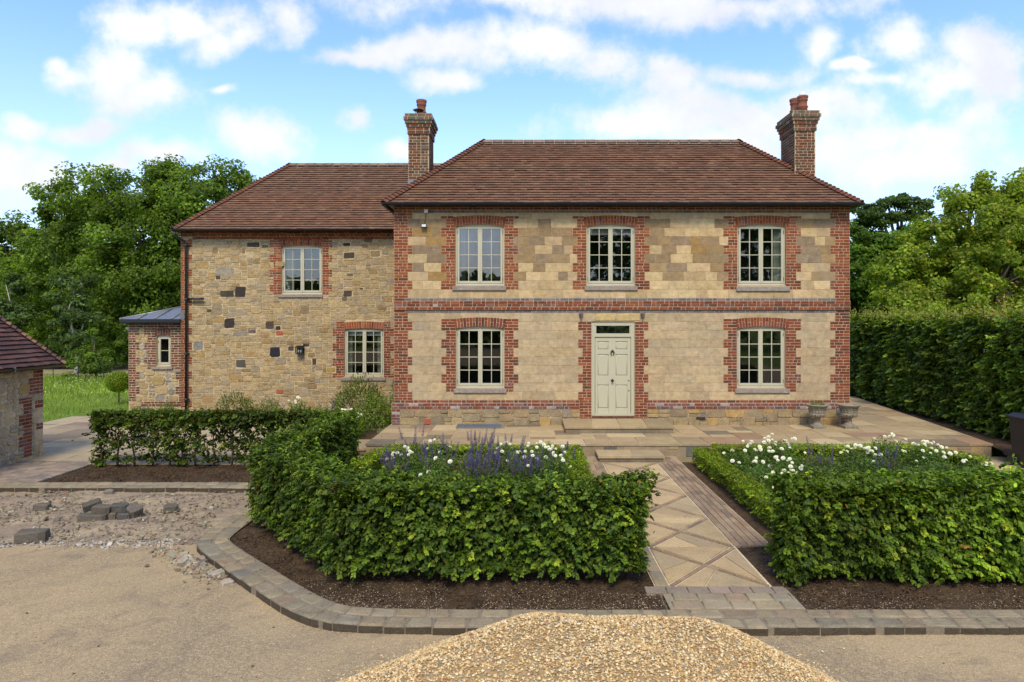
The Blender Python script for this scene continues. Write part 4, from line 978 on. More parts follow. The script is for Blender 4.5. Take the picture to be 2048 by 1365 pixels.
# ---- terrace
TPAL = [(5, (0.345, 0.252, 0.135)), (4, (0.370, 0.277, 0.149)), (3, (0.300, 0.223, 0.126)), (2.4, (0.215, 0.163, 0.104)), (1.6, (0.420, 0.327, 0.180)), (.7, (0.300, 0.188, 0.108)), (1.2, (0.170, 0.139, 0.095))]
tr_ = MB()
RX0, RY0, RX1, RY1 = 10.2, 14.86, 11.6, 24.0
n_ = Vector((RY1-RY0, -(RX1-RX0))).normalized(); rc = n_.x*RX0+n_.y*RY0
poly = clip([(-3.49, 14.86), (13, 14.86), (13, 24), (-3.49, 24)], n_.x, n_.y, rc)
tr_.block(inset(poly, .03), -.2, .225, (.27, .2, .12), .002)
tr_.block(inset(poly, .012), .22, .256, (.46, .36, .24), .002)
def slabs(mb, x0, x1, y0, y1, z, th, pal, cell, sizes, cut=None, gap=.009, bev=.006, zj=.002):
    for (a, b, c, d) in pack(x0, x1, y0, y1, cell, sizes):
        p = [(a, c), (b, c), (b, d), (a, d)]
        if cut: p = cut(p)
        if not p: continue
        p = inset(p, gap)
        if p and area(p) > .01: mb.block(p, z-th, z+random.uniform(-zj, zj), pick(pal), bev)
SZ = [(3, 3, 2), (4, 2, 2), (2, 3, 3), (2, 2, 1), (1, 1, 1), (2, 4, 2), (1, 2, 3)]
slabs(tr_, -3.49, 13, 14.86, 17.55, .27, .05, TPAL, .30, SZ, lambda p: clip(p, n_.x, n_.y, rc))
slabs(tr_, 8.45, 13, 17.55, 24, .27, .05, TPAL, .30, SZ, lambda p: clip(p, n_.x, n_.y, rc))
rw = frame((0, 14.86+.035, 0), (1, 0, 0), (0, 0, 1))
for (a, b, c, d) in pack(-3.46, 10.1, -.02, .215, .075, [(3, 4, 3), (2, 5, 3), (2, 3, 2), (2, 4, 2), (1, 2, 1)]):
    tr_.rect(a+.006, b-.006, c+.005, d-.005, -.03, random.uniform(.0, .015), pick([(2, (.27, .20, .12)), (1, (.13, .12, .10)), (1, (.32, .22, .10)), (1, (.22, .17, .12))]), .008, rw)
rl = frame((-3.49+.035, 17.6, 0), (0, -1, 0), (0, 0, 1))
for (a, b, c, d) in pack(0, 2.7, -.02, .215, .075, [(3, 4, 3), (2, 5, 3), (2, 3, 2)]): tr_.rect(a+.006, b-.006, c+.005, d-.005, -.03, random.uniform(0, .015), pick([(2, (.27, .20, .12)), (1, (.2, .15, .1))]), .008, rl)
tag(tr_.build('terrace', M['slab']), kind='structure')
def step_block(name, x0, x1, y0, y1, z0, z1, label, pieces):
    b = MB(); b.box((x0+.03, y0+.03, z0-.1), (x1-.03, y1, z1-.055), (.23, .18, .12)); xs_ = np.linspace(x0, x1, pieces+1)
    b.box((x0+.01, y0+.012, z1-.052), (x1-.01, y1, z1-.012), (.44, .35, .24))
    for i in range(pieces): b.block([(xs_[i]+.005, y0), (xs_[i+1]-.005, y0), (xs_[i+1]-.005+(.10 if i < pieces-1 else 0), y1), (xs_[i]+.005+(.10 if i else 0), y1)], z1-.055, z1+random.uniform(-.001, .002), pick(TPAL[:3]), .008)
    for i in range(pieces*2):
        a = x0+.035+(x1-x0-.07)*i/(pieces*2); e = x0+.035+(x1-x0-.07)*(i+1)/(pieces*2); b.rect(a+.004, e-.004, z0, z1-.058, -.02, .006, pick([(1, (.20, .155, .10)), (1, (.16, .13, .09))]), .008, frame((0, y0+.03, 0), (1, 0, 0), (0, 0, 1)))
    o = b.build(name, M['slab']); return tag(o, label, 'step')
step_block('door_step', .94, 3.56, 16.22, 17.53, .27, .435, 'long low stone doorstep of sandstone slabs below the cream front door', 4)
step_block('garden_step', 1.52, 2.92, 14.22, 14.90, .0, .137, 'short single stone step between the garden path and the terrace', 2)
o = step_block('side_step', -3.98, -3.44, 15.0, 16.1, .0, .15, 'pale stone step at the left end of the terrace beside the hedge', 1)
for (x0, x1, y0, y1) in ((-3.55, -2.9, 14.05, 14.80), (-4.05, -3.6, 14.3, 14.95)):
    sheet_ = MB(); sheet_.block([(x0, y0), (x1, y0), (x1+.02, y1), (x0, y1)], -.1, .012, pick(TPAL[:3]), .006); tag(sheet_.build('paving_slab', M['slab']), kind='structure')
# lower paving at the right end
lp = MB(); lp.box((8.6, 13.6, -.1), (10.9, 14.85, -.016), (.4, .32, .2)); slabs(lp, 8.6, 10.9, 13.6, 14.84, -.002, .06, TPAL, .30, SZ); tag(lp.build('paving', M['slab']), kind='structure')
# ---- left court paving
lc = MB(); lc.quad([(-13.95, 12.45, -.020), (-8.95, 12.45, -.020), (-8.95, 21.05, -.020), (-13.95, 21.05, -.020)], (.42, .33, .22)); lc.quad([(-8.95, 14.1, -.020), (-3.6, 14.1, -.020), (-3.6, 19.6, -.020), (-8.95, 19.6, -.020)], (.42, .33, .22))
LPAL = [(5, (0.360, 0.282, 0.171)), (3, (0.400, 0.317, 0.194)), (3, (0.300, 0.238, 0.149)), (2, (0.220, 0.178, 0.126)), (1, (0.260, 0.188, 0.135))]
slabs(lc, -13.95, -8.95, 14.4, 21.05, -.004, .06, LPAL, .30, SZ); slabs(lc, -8.95, -3.6, 14.4, 19.6, -.004, .06, LPAL, .30, SZ)
slabs(lc, -13.95, -8.95, 12.52, 14.4, -.002, .06, [(3, (.24, .185, .14)), (3, (.28, .215, .16)), (2, (.21, .175, .145)), (1, (.3, .24, .17))], .115, [(4, 2, 1), (2, 1, 1), (1, 2, 2), (1, 3, 1)], gap=.006)
tag(lc.build('paving', M['slab']), kind='structure')
# ---- planting beds
kin = offset_path([at_arc(kerb_s)[0](at_arc(kerb_s)[1]*i/300) for i in range(301)], .41)
KI = np.array(kin)
def inside_bed(c):
    """inside the kerb"""
    x, y = c[:, 0], c[:, 1]; A, B = (-4.35, 8.95), (-2.35, 6.88); n = np.array([(B[1]-A[1]), -(B[0]-A[0])]); n = n/np.linalg.norm(n)
    d = -(x-A[0])*n[0]-(y-A[1])*n[1]
    return (x > -4.3) & (y > 6.85) & (d > .25)
sheet('soil', -4.32, 1.47, 6.85, 14.3, -.03, M['soil'], .05, .020, 4, poly=lambda c: inside_bed(c) & ((c[:, 0] < 1.12) | ((c[:, 1] < 9.0) & (c[:, 0] < 1.455))), seed=4)
sheet('soil', 2.77, 14.0, 7.0, 14.3, -.03, M['soil'], .05, .020, 4, poly=lambda c: ((c[:, 0] > 3.25) | ((c[:, 1] < 9.0) & ((c[:, 1] > 7.6) | (c[:, 0] > 2.9)))), seed=5)
sheet('soil', -8.93, -4.32, 12.3, 14.45, -.030, M['soil'], .05, .02, 4, seed=6)
sheet('soil', -10.6, -3.5, 19.5, 20.9, .0, M['soil'], .1, .03, 3, seed=7); sheet('soil', -5.2, -3.5, 15.0, 19.5, .004, M['soil'], .1, .03, 3, seed=8)
sheet('soil', 9.6, 13.2, 13.4, 26, .03, M['soil'], .08, .03, 3, poly=lambda c: (n_.x*c[:, 0]+n_.y*c[:, 1] > rc+.0), seed=9, extra=lambda P: np.clip((P[:, 1]-13.4)*.12, 0, .17))
# ---- loose stones
def scatter(name, X, Y, Z, size, pal, mat, kind='stuff', base='oct', flat=.6, label=None):
    n = len(X); C = np.array([pick(pal) for _ in range(n)]); V, F, CC = stones_np(np.stack([X, Y, Z], 1), size, C, base, flat)
    return tag(link(name, np_mesh(name, V, F, CC), mat), kind=kind, label=label)
CH_ = [(3, (0.252, 0.211, 0.136)), (4, (0.223, 0.170, 0.116)), (2, (0.310, 0.268, 0.175)), (.8, (0.407, 0.371, 0.262)), (1, (0.155, 0.134, 0.107)), (1, (0.272, 0.165, 0.097))]
n = 9500; X = RNG.uniform(-14, -4.5, n); Y = 9.2+2.9*RNG.beta(1.1, 1.1, n); PP = np.stack([X, Y, X*0], 1); keep = pn(PP, 2.4, 9) > -.45; X, Y = X[keep], Y[keep]; n = len(X)
scatter('rubble', X, Y, np.full(n, -.08)+RNG.uniform(0, .02, n)+hc_extra(np.stack([X, Y, X*0], 1)), np.clip(RNG.lognormal(-3.85, .55, n), .010, .11), CH_, M['chips'], base='cube', flat=.45)
n = 700; t = RNG.uniform(0, 1, n); X = -9.6+5.0*RNG.beta(2, 1.2, n)+0*t; Y = 9.22+RNG.normal(0, .10, n)+RNG.uniform(0, .2, n)
scatter('rubble', X, Y, np.full(n, -.08), np.clip(RNG.lognormal(-3.6, .45, n), .012, .08), [(3, (.42, .38, .31)), (2, (.36, .29, .2)), (1, (.25, .2, .15))], M['chips'], base='cube', flat=.5)
# crumbled edge beside the kerb bend
n = 620; s_ = RNG.uniform(0, .62, n)**1.4; X = -4.62+2.3*s_-RNG.exponential(.11, n)*.8-.02; Y = 9.15-2.15*s_-RNG.exponential(.11, n)*.7-.03
scatter('rubble', X, Y, np.full(n, -.08)+RNG.uniform(0, .02, n), np.clip(RNG.lognormal(-3.5, .6, n), .01, .14)*np.where(s_ < .35, 1.2, .7), CH_+[(2, (.40, .34, .25))], M['chips'], base='cube', flat=.6)
n = 42000; X = RNG.uniform(-8, 8, n); Y = 3.6+5.6*RNG.uniform(0, 1, n)**1.2
scatter('loose_grit', X, Y, np.full(n, -.084), RNG.uniform(.004, .013, n), [(3, (.44, .35, .235)), (2, (.34, .26, .17)), (1.5, (.17, .13, .095)), (1, (.55, .46, .33))], M['chips'])
n = 9000; X = np.concatenate([RNG.uniform(-3.6, 1.5, n*6//10), RNG.uniform(2.9, 9.5, n*4//10)]); Y = 7.05+RNG.exponential(.45, len(X)); k = inside_bed(np.stack([X, Y], 1))[:len(X)] & (Y < 9.5) & (pn(np.stack([X, Y, X*0], 1), 2, 4) > -.5-.0*X); 
scatter('loose_grit', X[k], Y[k], np.full(k.sum(), -.018), RNG.uniform(.006, .016, k.sum()), [(3, (.36, .27, .17)), (2, (.28, .2, .13)), (1.4, (.5, .42, .3)), (3, (.09, .06, .04))], M['chips'])
# ---- heap of golden gravel
HPK = [(.15, 5.0, .86, 0), (1.20, 4.95, .85, 0), (.68, 4.97, .835, 0), (-.42, 4.8, .72, 0), (.7, 4.4, .9, 0), (1.70, 4.75, .46, 0), (.6, 3.6, .7, 0), (-.95, 4.7, .56, 0), (-1.5, 4.6, .44, 0), (1.75, 4.2, .40, 0)]
def heap_h(x, y):
    h = np.full(np.shape(x), -1.0)
    for (cx_, cy_, hh, r) in HPK:
        d = np.hypot(x-cx_, (y-cy_)*1.05); v = hh-np.sqrt((d*.62)**2+.035)+.19-.0*r; h = np.where(h > v, h, v)+.035*np.exp(-((h-v)/.07)**2)
    return h
gx, gy = np.meshgrid(np.arange(-2.6, 3.6, .03), np.arange(1.8, 6.9, .03)); P = np.stack([gx.ravel(), gy.ravel(), gx.ravel()*0], 1)
hh = heap_h(P[:, 0], P[:, 1])+pn(P, 5, 2)*.012; P[:, 2] = -.09+np.maximum(hh, -.02)
nx_, ny_ = gx.shape[1], gx.shape[0]; i = np.arange((nx_-1)*(ny_-1)); b = (i//(nx_-1))*nx_+i % (nx_-1); F = np.stack([b, b+1, b+nx_+1, b+nx_], 1); F = F[P[F][:, :, 2].max(1) > -.095]
GP = [(5, (0.541, 0.370, 0.163)), (4, (0.624, 0.460, 0.232)), (3, (0.437, 0.270, 0.095)), (3, (0.707, 0.560, 0.327)), (1.3, (0.312, 0.220, 0.120)), (1, (0.374, 0.170, 0.069)), (.8, (0.343, 0.310, 0.241))]
heap = link('gravel_heap', np_mesh('gravel_heap', P, F, np.full((len(F), 3), (.30, .21, .11)), True), M['chips'])
tag(heap, 'big heap of golden gravel tipped on the drive in the foreground', 'gravel heap', kind='stuff')
n = 78000; X = RNG.uniform(-2.4, 3.4, n*2); Y = RNG.uniform(3.2, 6.5, n*2); H = heap_h(X, Y)
k = (H > .005) | ((H > -.16) & (RNG.uniform(0, 1, n*2) < np.exp(-np.maximum(-H, 0)*28))); X, Y, H = X[k][:n], Y[k][:n], H[k][:n]
PP = np.stack([X, Y, X*0], 1); Z = -.085+np.maximum(H+pn(PP, 5, 2)*.012, 0)+RNG.uniform(-.002, .006, len(X))
C = np.array([pick(GP) for _ in range(len(X))]); V, F, CC = stones_np(np.stack([X, Y, Z], 1), RNG.uniform(.012, .028, len(X)), C, 'oct', .75)
pbb = link('pebbles', np_mesh('pebbles', V, F, CC), M['chips'], heap); pbb['kind'] = 'stuff'

n = 70; X = RNG.uniform(-7, 6, n); Y = RNG.uniform(5.2, 9.0, n); scatter('dry_debris', X, Y, np.full(n, -.08), RNG.uniform(.015, .045, n), [(2, (.07, .05, .03)), (1, (.12, .09, .05))], M['chips'], flat=.3)

for (x0, x1, y0, y1, nn_) in ((-4.0, 1.45, 7.05, 9.6, 6500), (2.95, 9.5, 7.05, 9.0, 5500), (-8.8, -4.4, 12.55, 14.0, 2500), (10.3, 12.3, 13.6, 22, 1500)):
    X = RNG.uniform(x0, x1, nn_); Y = RNG.uniform(y0, y1, nn_); k = inside_bed(np.stack([X, Y], 1)) if x0 == -4.0 else np.full(nn_, True); X, Y = X[k], Y[k]
    if x0 > 10: k = n_.x*X+n_.y*Y > rc+.05; X, Y = X[k], Y[k]
    scatter('soil_clods', X, Y, np.full(len(X), -.022 if x0 < 10 else .16)+0*X, np.clip(RNG.lognormal(-4.0, .5, len(X)), .008, .06), [(4, (.075, .046, .025)), (3, (.045, .028, .016)), (2, (.11, .07, .04)), (.7, (.30, .23, .14))], M['soil'], base='cube', flat=.7)

n = 2600; a = RNG.uniform(0, 6.283, n); X = RNG.uniform(-2.6, 3.0, n); Y = RNG.uniform(4.9, 6.5, n); H = heap_h(X, Y); k = (H < 0) & (RNG.uniform(0, 1, n) < np.exp(np.minimum(H, 0)*7)); X, Y = X[k], Y[k]
V, F, CC = stones_np(np.stack([X, Y, np.full(len(X), -.078)], 1), RNG.uniform(.011, .024, len(X)), np.array([pick(GP) for _ in range(len(X))]), 'oct', .75)
q = link('stray_pebbles', np_mesh('stray_pebbles', V, F, CC), M['chips'], heap); q['kind'] = 'stuff'
# ================================================================== HEDGES
def palette(n, base, cols, P=None, f=1.2, seed=3, amt=.35):
    """mix of leaf greens with a slow drift across the plant"""
    C = np.array([c[1] for c in cols]); w_ = np.array([c[0] for c in cols], float); idx = RNG.choice(len(C), n, p=w_/w_.sum()); c = C[idx]
    k = RNG.uniform(.6, 1.4, (n, 1))
    if P is not None: k = k*(1+amt*pn(P, f, seed)[:, None])
    return np.clip(c*k, .004, .8)
HG = [(5, (0.065, 0.108, 0.010)), (4, (0.092, 0.144, 0.012)), (3, (0.043, 0.077, 0.009)), (2, (0.141, 0.198, 0.017)), (.8, (0.200, 0.243, 0.019)), (.08, (0.200, 0.129, 0.026))]
HGR = [(4, (0.085, 0.140, 0.010)), (4, (0.115, 0.184, 0.013)), (2, (0.052, 0.097, 0.009)), (2.4, (0.160, 0.233, 0.017)), (1.1, (0.241, 0.288, 0.022)), (.07, (0.261, 0.159, 0.026))]
def hedge(name, path, thick, height, z0, per_m2, size, cols, label, cat='hedge', group=None, amp=.05, parent=None, detailed=True, ztop=None, lean=0, core=True, depth=.16, bottom=.10, stems=True, topcols=None, topn=0, gappy=0, seed=3, sides=(1, 1, 1, 1), spray=0):
    path = [tuple(p) for p in path]; L = offset_path(path, thick/2); Rr = offset_path(path, -thick/2); Q = []
    Z0, Z1 = z0+bottom, z0+height
    for i in range(len(path)-1):
        for k_, S in ((0, L), (1, Rr)):
            a, b = Vector((*S[i], 0)), Vector((*S[i+1], 0)); d = (b-a); n = Vector((-d.y, d.x, 0)).normalized()*(1 if S is L else -1)
            if sides[k_]: Q.append((a+Vector((0, 0, Z0)), d, Vector((0, 0, Z1-Z0)), n, 's'))
        a, b, c = Vector((*Rr[i], Z1)), Vector((*Rr[i+1], Z1)), Vector((*L[i], Z1)); Q.append((a, b-a, c-a, Vector((0, 0, 1)), 't'))
    for e, (i, j) in enumerate(((0, 1), (-1, -2))):
        if not sides[2+e]: continue
        a, b = Vector((*L[i], Z0)), Vector((*Rr[i], Z0)); n = Vector((path[i][0]-path[j][0], path[i][1]-path[j][1], 0)).normalized(); Q.append((a, b-a, Vector((0, 0, Z1-Z0)), n, 's'))
    PS, NS, TP_ = [], [], []
    for (o, U, V, n, t) in Q:
        A = U.cross(V).length; m = int(A*per_m2*(1.15 if t == 't' else 1)); u, v = RNG.uniform(0, 1, m), RNG.uniform(0, 1, m)
        if t == 's': v = np.where(v < .05, v+RNG.uniform(0, .08, m), v)
        P = np.array(o)+u[:, None]*np.array(U)+v[:, None]*np.array(V); N = np.tile(np.array(n), (m, 1))
        bulge = (pn(P, 3.2, seed)*.5+pn(P, 8, seed+1)*.45+pn(P, 17, seed+2)*.35)*amp
        d = bulge-RNG.exponential(depth*.45, m)*(RNG.uniform(0, 1, m) < .8)+RNG.normal(0, .015, m)
        if t == 's':
            zz = (P[:, 2]-Z0)/(Z1-Z0); d -= np.clip((zz-.88)/.12, 0, 1)**2*.09+np.clip((.12-zz)/.12, 0, 1)*.05*RNG.uniform(0, 1, m)
        P = P+N*d[:, None]
        if gappy: 
            k = (pn(P, 5, seed+4)*.6+pn(P, 14, seed+5)*.5 > gappy-1.2*np.clip((P[:, 2]-Z0)/(Z1-Z0)-.55, 0, 1)*2)
            P, N = P[k], N[k]
        PS.append(P); NS.append(N); TP_.append(np.tile(np.array([(n.x*.6, n.y*.6, -.55 if t == 's' else -.1)]), (len(P), 1)))
    P = np.concatenate(PS); N = np.concatenate(NS); TT = np.concatenate(TP_); n = len(P)
    nr = N*.75+np.array([0, 0, .55])+RNG.normal(0, .42, (n, 3)); SZ_ = np.clip(RNG.normal(size, size*.2, n), size*.5, size*1.6); TT = TT+RNG.normal(0, .5, (n, 3))
    C = palette(n, None, cols, P, 1.1, seed)
    if spray:
        # flat leafy sprays that reach out of the surface, so the face breaks into lit tips and dark gaps, also put into the leaf colours
        K = 14; m = int(n*spray/K); sel = RNG.choice(n, m, replace=False); Ls = size*RNG.uniform(1.0, 2.7, m)*(1+.5*(pn(P[sel], 6, seed+7) > .3))*np.where(N[sel][:, 2] > .5, .7, 1)
        Nn = N[sel]; Dr = unit(Nn+RNG.normal(0, .45, (m, 3))+np.array([0, 0, .05])-np.array([0, 0, .35])*(Nn[:, 2:3] < .5)); Pn = unit(np.array([0, 0, 1.0])+Nn*.55+RNG.normal(0, .28, (m, 3))); Sd = unit(np.cross(Dr, Pn))
        t = np.tile(np.linspace(0, 1, K), (m, 1)); sg = np.tile(np.where(np.arange(K) % 2, 1, -1), (m, 1)); w_ = size*.42*(1-.55*t)
        Q_ = P[sel][:, None]-Nn[:, None]*.05+Dr[:, None]*(t*Ls[:, None])[..., None]+Sd[:, None]*(sg*w_)[..., None]+RNG.normal(0, size*.12, (m, K, 3))
        nQ = (Pn[:, None]+RNG.normal(0, .22, (m, K, 3))).reshape(-1, 3); tQ = (Sd[:, None]*(sg*.9)[..., None]+Dr[:, None]*.8-np.array([0, 0, .2])).reshape(-1, 3)*1.0
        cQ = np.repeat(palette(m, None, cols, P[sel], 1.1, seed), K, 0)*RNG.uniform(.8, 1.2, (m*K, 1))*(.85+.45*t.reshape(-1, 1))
        sQ = size*RNG.uniform(.65, 1.1, m*K)
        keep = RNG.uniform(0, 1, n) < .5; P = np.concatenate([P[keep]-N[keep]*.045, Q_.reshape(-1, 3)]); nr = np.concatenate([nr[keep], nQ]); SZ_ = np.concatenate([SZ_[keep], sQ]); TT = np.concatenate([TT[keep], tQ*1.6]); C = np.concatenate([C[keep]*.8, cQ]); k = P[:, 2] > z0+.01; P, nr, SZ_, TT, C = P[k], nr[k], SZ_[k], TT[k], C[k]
    root = empty(name, (path[0][0], path[0][1], z0), label, cat, group)
    leaves('foliage', P, nr, SZ_, C, M['leaf'], root, .62, detailed, TT)
    if topn:
        Ls = []; f, Ln = at_arc(path)
        for _ in range(topn):
            x, y = f(RNG.uniform(0, Ln)); x += RNG.uniform(-.4, .4)*thick; y += RNG.uniform(-.3, .3)*thick; h = (abs(RNG.normal(0, .16))+.05)*(1.5 if (name == 'tall_hedge' and y < 17) else 1); lnx = RNG.normal(0, .12, 2)
            for t in np.arange(0, 1, .10 if h > .15 else .25): Ls.append((x+lnx[0]*t*h*3+RNG.normal(0, .03), y+lnx[1]*t*h*3+RNG.normal(0, .03), Z1-.03+h*t*(1.5 if name == 'tall_hedge' else .7)))
        P2 = np.array(Ls); m = len(P2); leaves('young_shoots', P2, np.array([0, -.3, .6])+RNG.normal(0, .5, (m, 3)), RNG.uniform(size*.7, size*1.2, m), palette(m, None, topcols), M['leaf'], root, .5, False)['kind'] = 'stuff'
    b = MB()
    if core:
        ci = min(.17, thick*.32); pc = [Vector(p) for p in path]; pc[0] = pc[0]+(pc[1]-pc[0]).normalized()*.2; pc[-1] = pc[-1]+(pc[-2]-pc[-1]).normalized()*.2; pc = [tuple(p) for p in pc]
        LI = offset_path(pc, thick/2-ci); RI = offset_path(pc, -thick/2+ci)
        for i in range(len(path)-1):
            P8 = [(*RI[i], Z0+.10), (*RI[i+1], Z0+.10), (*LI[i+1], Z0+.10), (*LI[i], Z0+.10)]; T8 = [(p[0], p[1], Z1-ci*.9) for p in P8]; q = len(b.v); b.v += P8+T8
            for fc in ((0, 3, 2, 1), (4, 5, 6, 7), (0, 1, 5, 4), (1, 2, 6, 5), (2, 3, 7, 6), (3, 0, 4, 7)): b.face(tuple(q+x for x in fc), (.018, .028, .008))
        b.build('shade_core', M['bark'], root); b = MB()  # solid near-black core; the shade inside the hedge is put into its colour
    if stems:
        f, Ln = at_arc(path); s = .12
        while s < Ln:
            x, y = f(s); y += random.uniform(-.05, .05); pts = [(x+random.uniform(-.02, .02)*k, y+random.uniform(-.02, .02)*k, z0-.05+k*(height*.8)/4) for k in range(5)]
            b.tube(pts, [.022, .019, .015, .011, .006], (.09, .065, .04), 6)
            if gappy:
                for _ in range(7):
                    z = random.uniform(.25, height*.85); q = Vector((x, y, z0+z)); e = q+Vector((random.uniform(-.3, .3), random.uniform(-.15, .15), random.uniform(.05, .25))); b.tube([q, (q+e)/2+Vector((0, 0, .03)), e], [.008, .006, .003], (.10, .07, .045), 4)
            s += random.uniform(.26, .38)
        b.build('stem', M['bark'], root)
    return root
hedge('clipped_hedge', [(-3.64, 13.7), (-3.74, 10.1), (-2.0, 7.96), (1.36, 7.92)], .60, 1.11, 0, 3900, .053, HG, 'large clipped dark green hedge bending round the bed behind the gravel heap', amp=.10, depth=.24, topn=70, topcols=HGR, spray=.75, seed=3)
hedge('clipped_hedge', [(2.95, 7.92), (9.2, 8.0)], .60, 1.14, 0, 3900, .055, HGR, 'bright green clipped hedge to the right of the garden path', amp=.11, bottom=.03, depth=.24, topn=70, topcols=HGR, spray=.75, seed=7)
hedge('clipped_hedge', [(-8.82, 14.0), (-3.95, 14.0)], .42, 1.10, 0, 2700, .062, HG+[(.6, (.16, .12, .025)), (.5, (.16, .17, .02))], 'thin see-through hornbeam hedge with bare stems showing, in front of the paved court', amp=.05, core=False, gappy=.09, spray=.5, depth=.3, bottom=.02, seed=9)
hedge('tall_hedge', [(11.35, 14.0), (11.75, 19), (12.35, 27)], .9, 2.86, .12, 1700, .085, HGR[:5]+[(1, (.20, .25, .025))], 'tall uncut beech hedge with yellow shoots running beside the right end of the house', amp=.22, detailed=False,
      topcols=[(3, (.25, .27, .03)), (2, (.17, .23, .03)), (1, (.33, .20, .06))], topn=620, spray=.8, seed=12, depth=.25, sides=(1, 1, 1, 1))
BXC = [(4, (0.166, 0.253, 0.013)), (3, (0.242, 0.336, 0.017)), (2, (0.090, 0.154, 0.011)), (2, (0.378, 0.434, 0.021))]
hedge('box_edging', [(3.62, 8.7), (3.62, 14.10)], .38, .36, 0, 6500, .032, BXC, 'low box edging along the right side of the garden path', cat='box hedge', bottom=.02, amp=.06, depth=.10, detailed=False, stems=False, spray=.25, seed=2)
hedge('box_edging', [(3.90, 14.22), (8.15, 14.22), (8.75, 12.9)], .38, .38, 0, 5000, .034, BXC, 'low box edging under the terrace, right of the step, behind white roses', cat='box hedge', bottom=.02, amp=.06, depth=.10, detailed=False, stems=False, spray=.25, seed=5)
hedge('box_edging', [(-3.05, 12.4), (-2.85, 14.15), (.95, 14.2), (.98, 9.2)], .36, .37, 0, 4800, .034, BXC, 'low box edging round the purple flower bed left of the garden path', cat='box hedge', bottom=.02, amp=.06, depth=.10, detailed=False, stems=False, spray=.25, seed=6)
hedge('box_edging', [(-4.65, 14.9), (-4.25, 17.2)], .45, .45, 0, 4500, .028, BXC, 'low rounded box edging below the white flowers left of the terrace', cat='box hedge', bottom=.02, amp=.06, depth=.08, detailed=False, stems=False, spray=.25, seed=8)
# ================================================================== SHRUBS AND FLOWERS
def blob_leaves(c, r, n, up=.25, shell=.55):
    d = unit(RNG.normal(size=(n, 3))); d[:, 2] = np.abs(d[:, 2])*.95-.12; rr = RNG.uniform(shell, 1, n)**.6
    P = np.array(c)+d*np.array(r)*rr[:, None]*(1+.16*pn(d*2, 3, int(abs(c[0]*10)) % 5))[:, None]; return P, d
def shrub(name, x, y, z, r, h, n, size, cols, label, cat='shrub', group=None, asp=.5, shell=.4, spiky=0):
    root = empty(name, (x, y, z), label, cat, group); P, d = blob_leaves((x, y, z+h*.12), (r, r, h*.9), n, shell=shell)
    nr = d+RNG.normal(0, .5, (n, 3))+np.array([0, 0, .3]); tip = d+np.array([0, 0, spiky]) if spiky else None
    if spiky: nr = np.cross(d, RNG.normal(size=(n, 3)))
    leaves('foliage', P, nr, RNG.uniform(size*.6, size*1.3, n), palette(n, None, cols, P, 3, 2), M['leaf'], root, asp, False, tip)
    b = MB()
    for _ in range(9): a = random.uniform(0, 6.28); b.tube([(x, y, z-.02), (x+math.cos(a)*r*.35, y+math.sin(a)*r*.35, z+h*.4), (x+math.cos(a)*r*.6, y+math.sin(a)*r*.6, z+h*.8)], [.012, .008, .004], (.10, .09, .04), 5)
    b.build('stem', M['bark'], root); return root
def petal_mesh():
    V, F, C = [], [], []
    for (nn_, r, z, t) in ((7, .040, .006, .5), (6, .030, .014, .9), (5, .018, .022, 1.3)):
        for i in range(nn_):
            a = 2*math.pi*i/nn_+t; ca, sa = math.cos(a), math.sin(a); w_ = r*.55; b = len(V)
            for (rad, lat, zz) in ((.15, 0, 0), (.6, .9, t*.25), (1.05, .45, t*.55), (1.05, -.45, t*.55), (.6, -.9, t*.25)):
                x, y = r*rad, w_*lat; V.append((x*ca-y*sa, x*sa+y*ca, z+zz*r))
            F.append((b, b+1, b+2, b+3, b+4)); C.append((.80, .79, .72) if z < .02 else (.80, .76, .60))
    return np_mesh('bloom', V, F, C)
BLM = petal_mesh(); BLM.materials.append(M['petal'])
ROSEC = [(4, (.075, .14, .02)), (3, (.11, .185, .022)), (2, (.05, .095, .016))]
def rose(x, y, z, r, h, nb, label, group='white rose bushes', spots=None):
    root = shrub('rose_bush', x, y, z, r, h, int(1500*r/.35), .042, ROSEC, label, 'rose bush', group, .65, .3)
    for i in range(nb):
        if spots: px_, py_, pz_ = spots[i]
        else:
            a = random.uniform(0, 6.28); q = random.uniform(0, 1)**.6; px_, py_ = x+math.cos(a)*r*q, y+math.sin(a)*r*q-.05; pz_ = z+h*(.98-.5*q*q)+random.uniform(-.06, .05)
        o = bpy.data.objects.new('bloom', BLM); COL.objects.link(o); o.parent = root; o.matrix_parent_inverse = world_of(root).inverted()
        s = random.uniform(.65, 1.05); o.location = (px_, py_, pz_); o.scale = (s, s, s*1.3); o.rotation_euler = (random.uniform(.2, 1.1), random.uniform(-.5, .5), random.uniform(-.6, .6))
    return root
random.seed(5)
RS = [(4.35, 13.35, .50, .62, 17, 'white rose bush nearest the terrace step in the right bed'), (5.05, 13.6, .45, .74, 12, 'taller white rose bush with a raised head, second from the step in the right bed'), (4.45, 11.6, .42, .45, 8, 'small white rose bush in front, over the path edging'),
      (6.55, 13.4, .42, .56, 14, 'white rose bush mixed with purple spikes in the middle of the right bed'), (7.25, 13.7, .40, .78, 6, 'tall leafy white rose bush in the right bed with few flowers'), (7.95, 13.5, .50, .62, 18, 'white rose bush at the right end of the bed, full of flowers'),
      (4.75, 12.6, .35, .42, 6, 'low white rose bush in the middle of the right bed'), (8.3, 12.6, .35, .45, 4, 'low white rose bush at the far right corner of the right bed')]
for (x, y, r, h, nb, lab) in RS: rose(x, y, 0, r*1.12, h*.92, int(nb*1.5), lab)
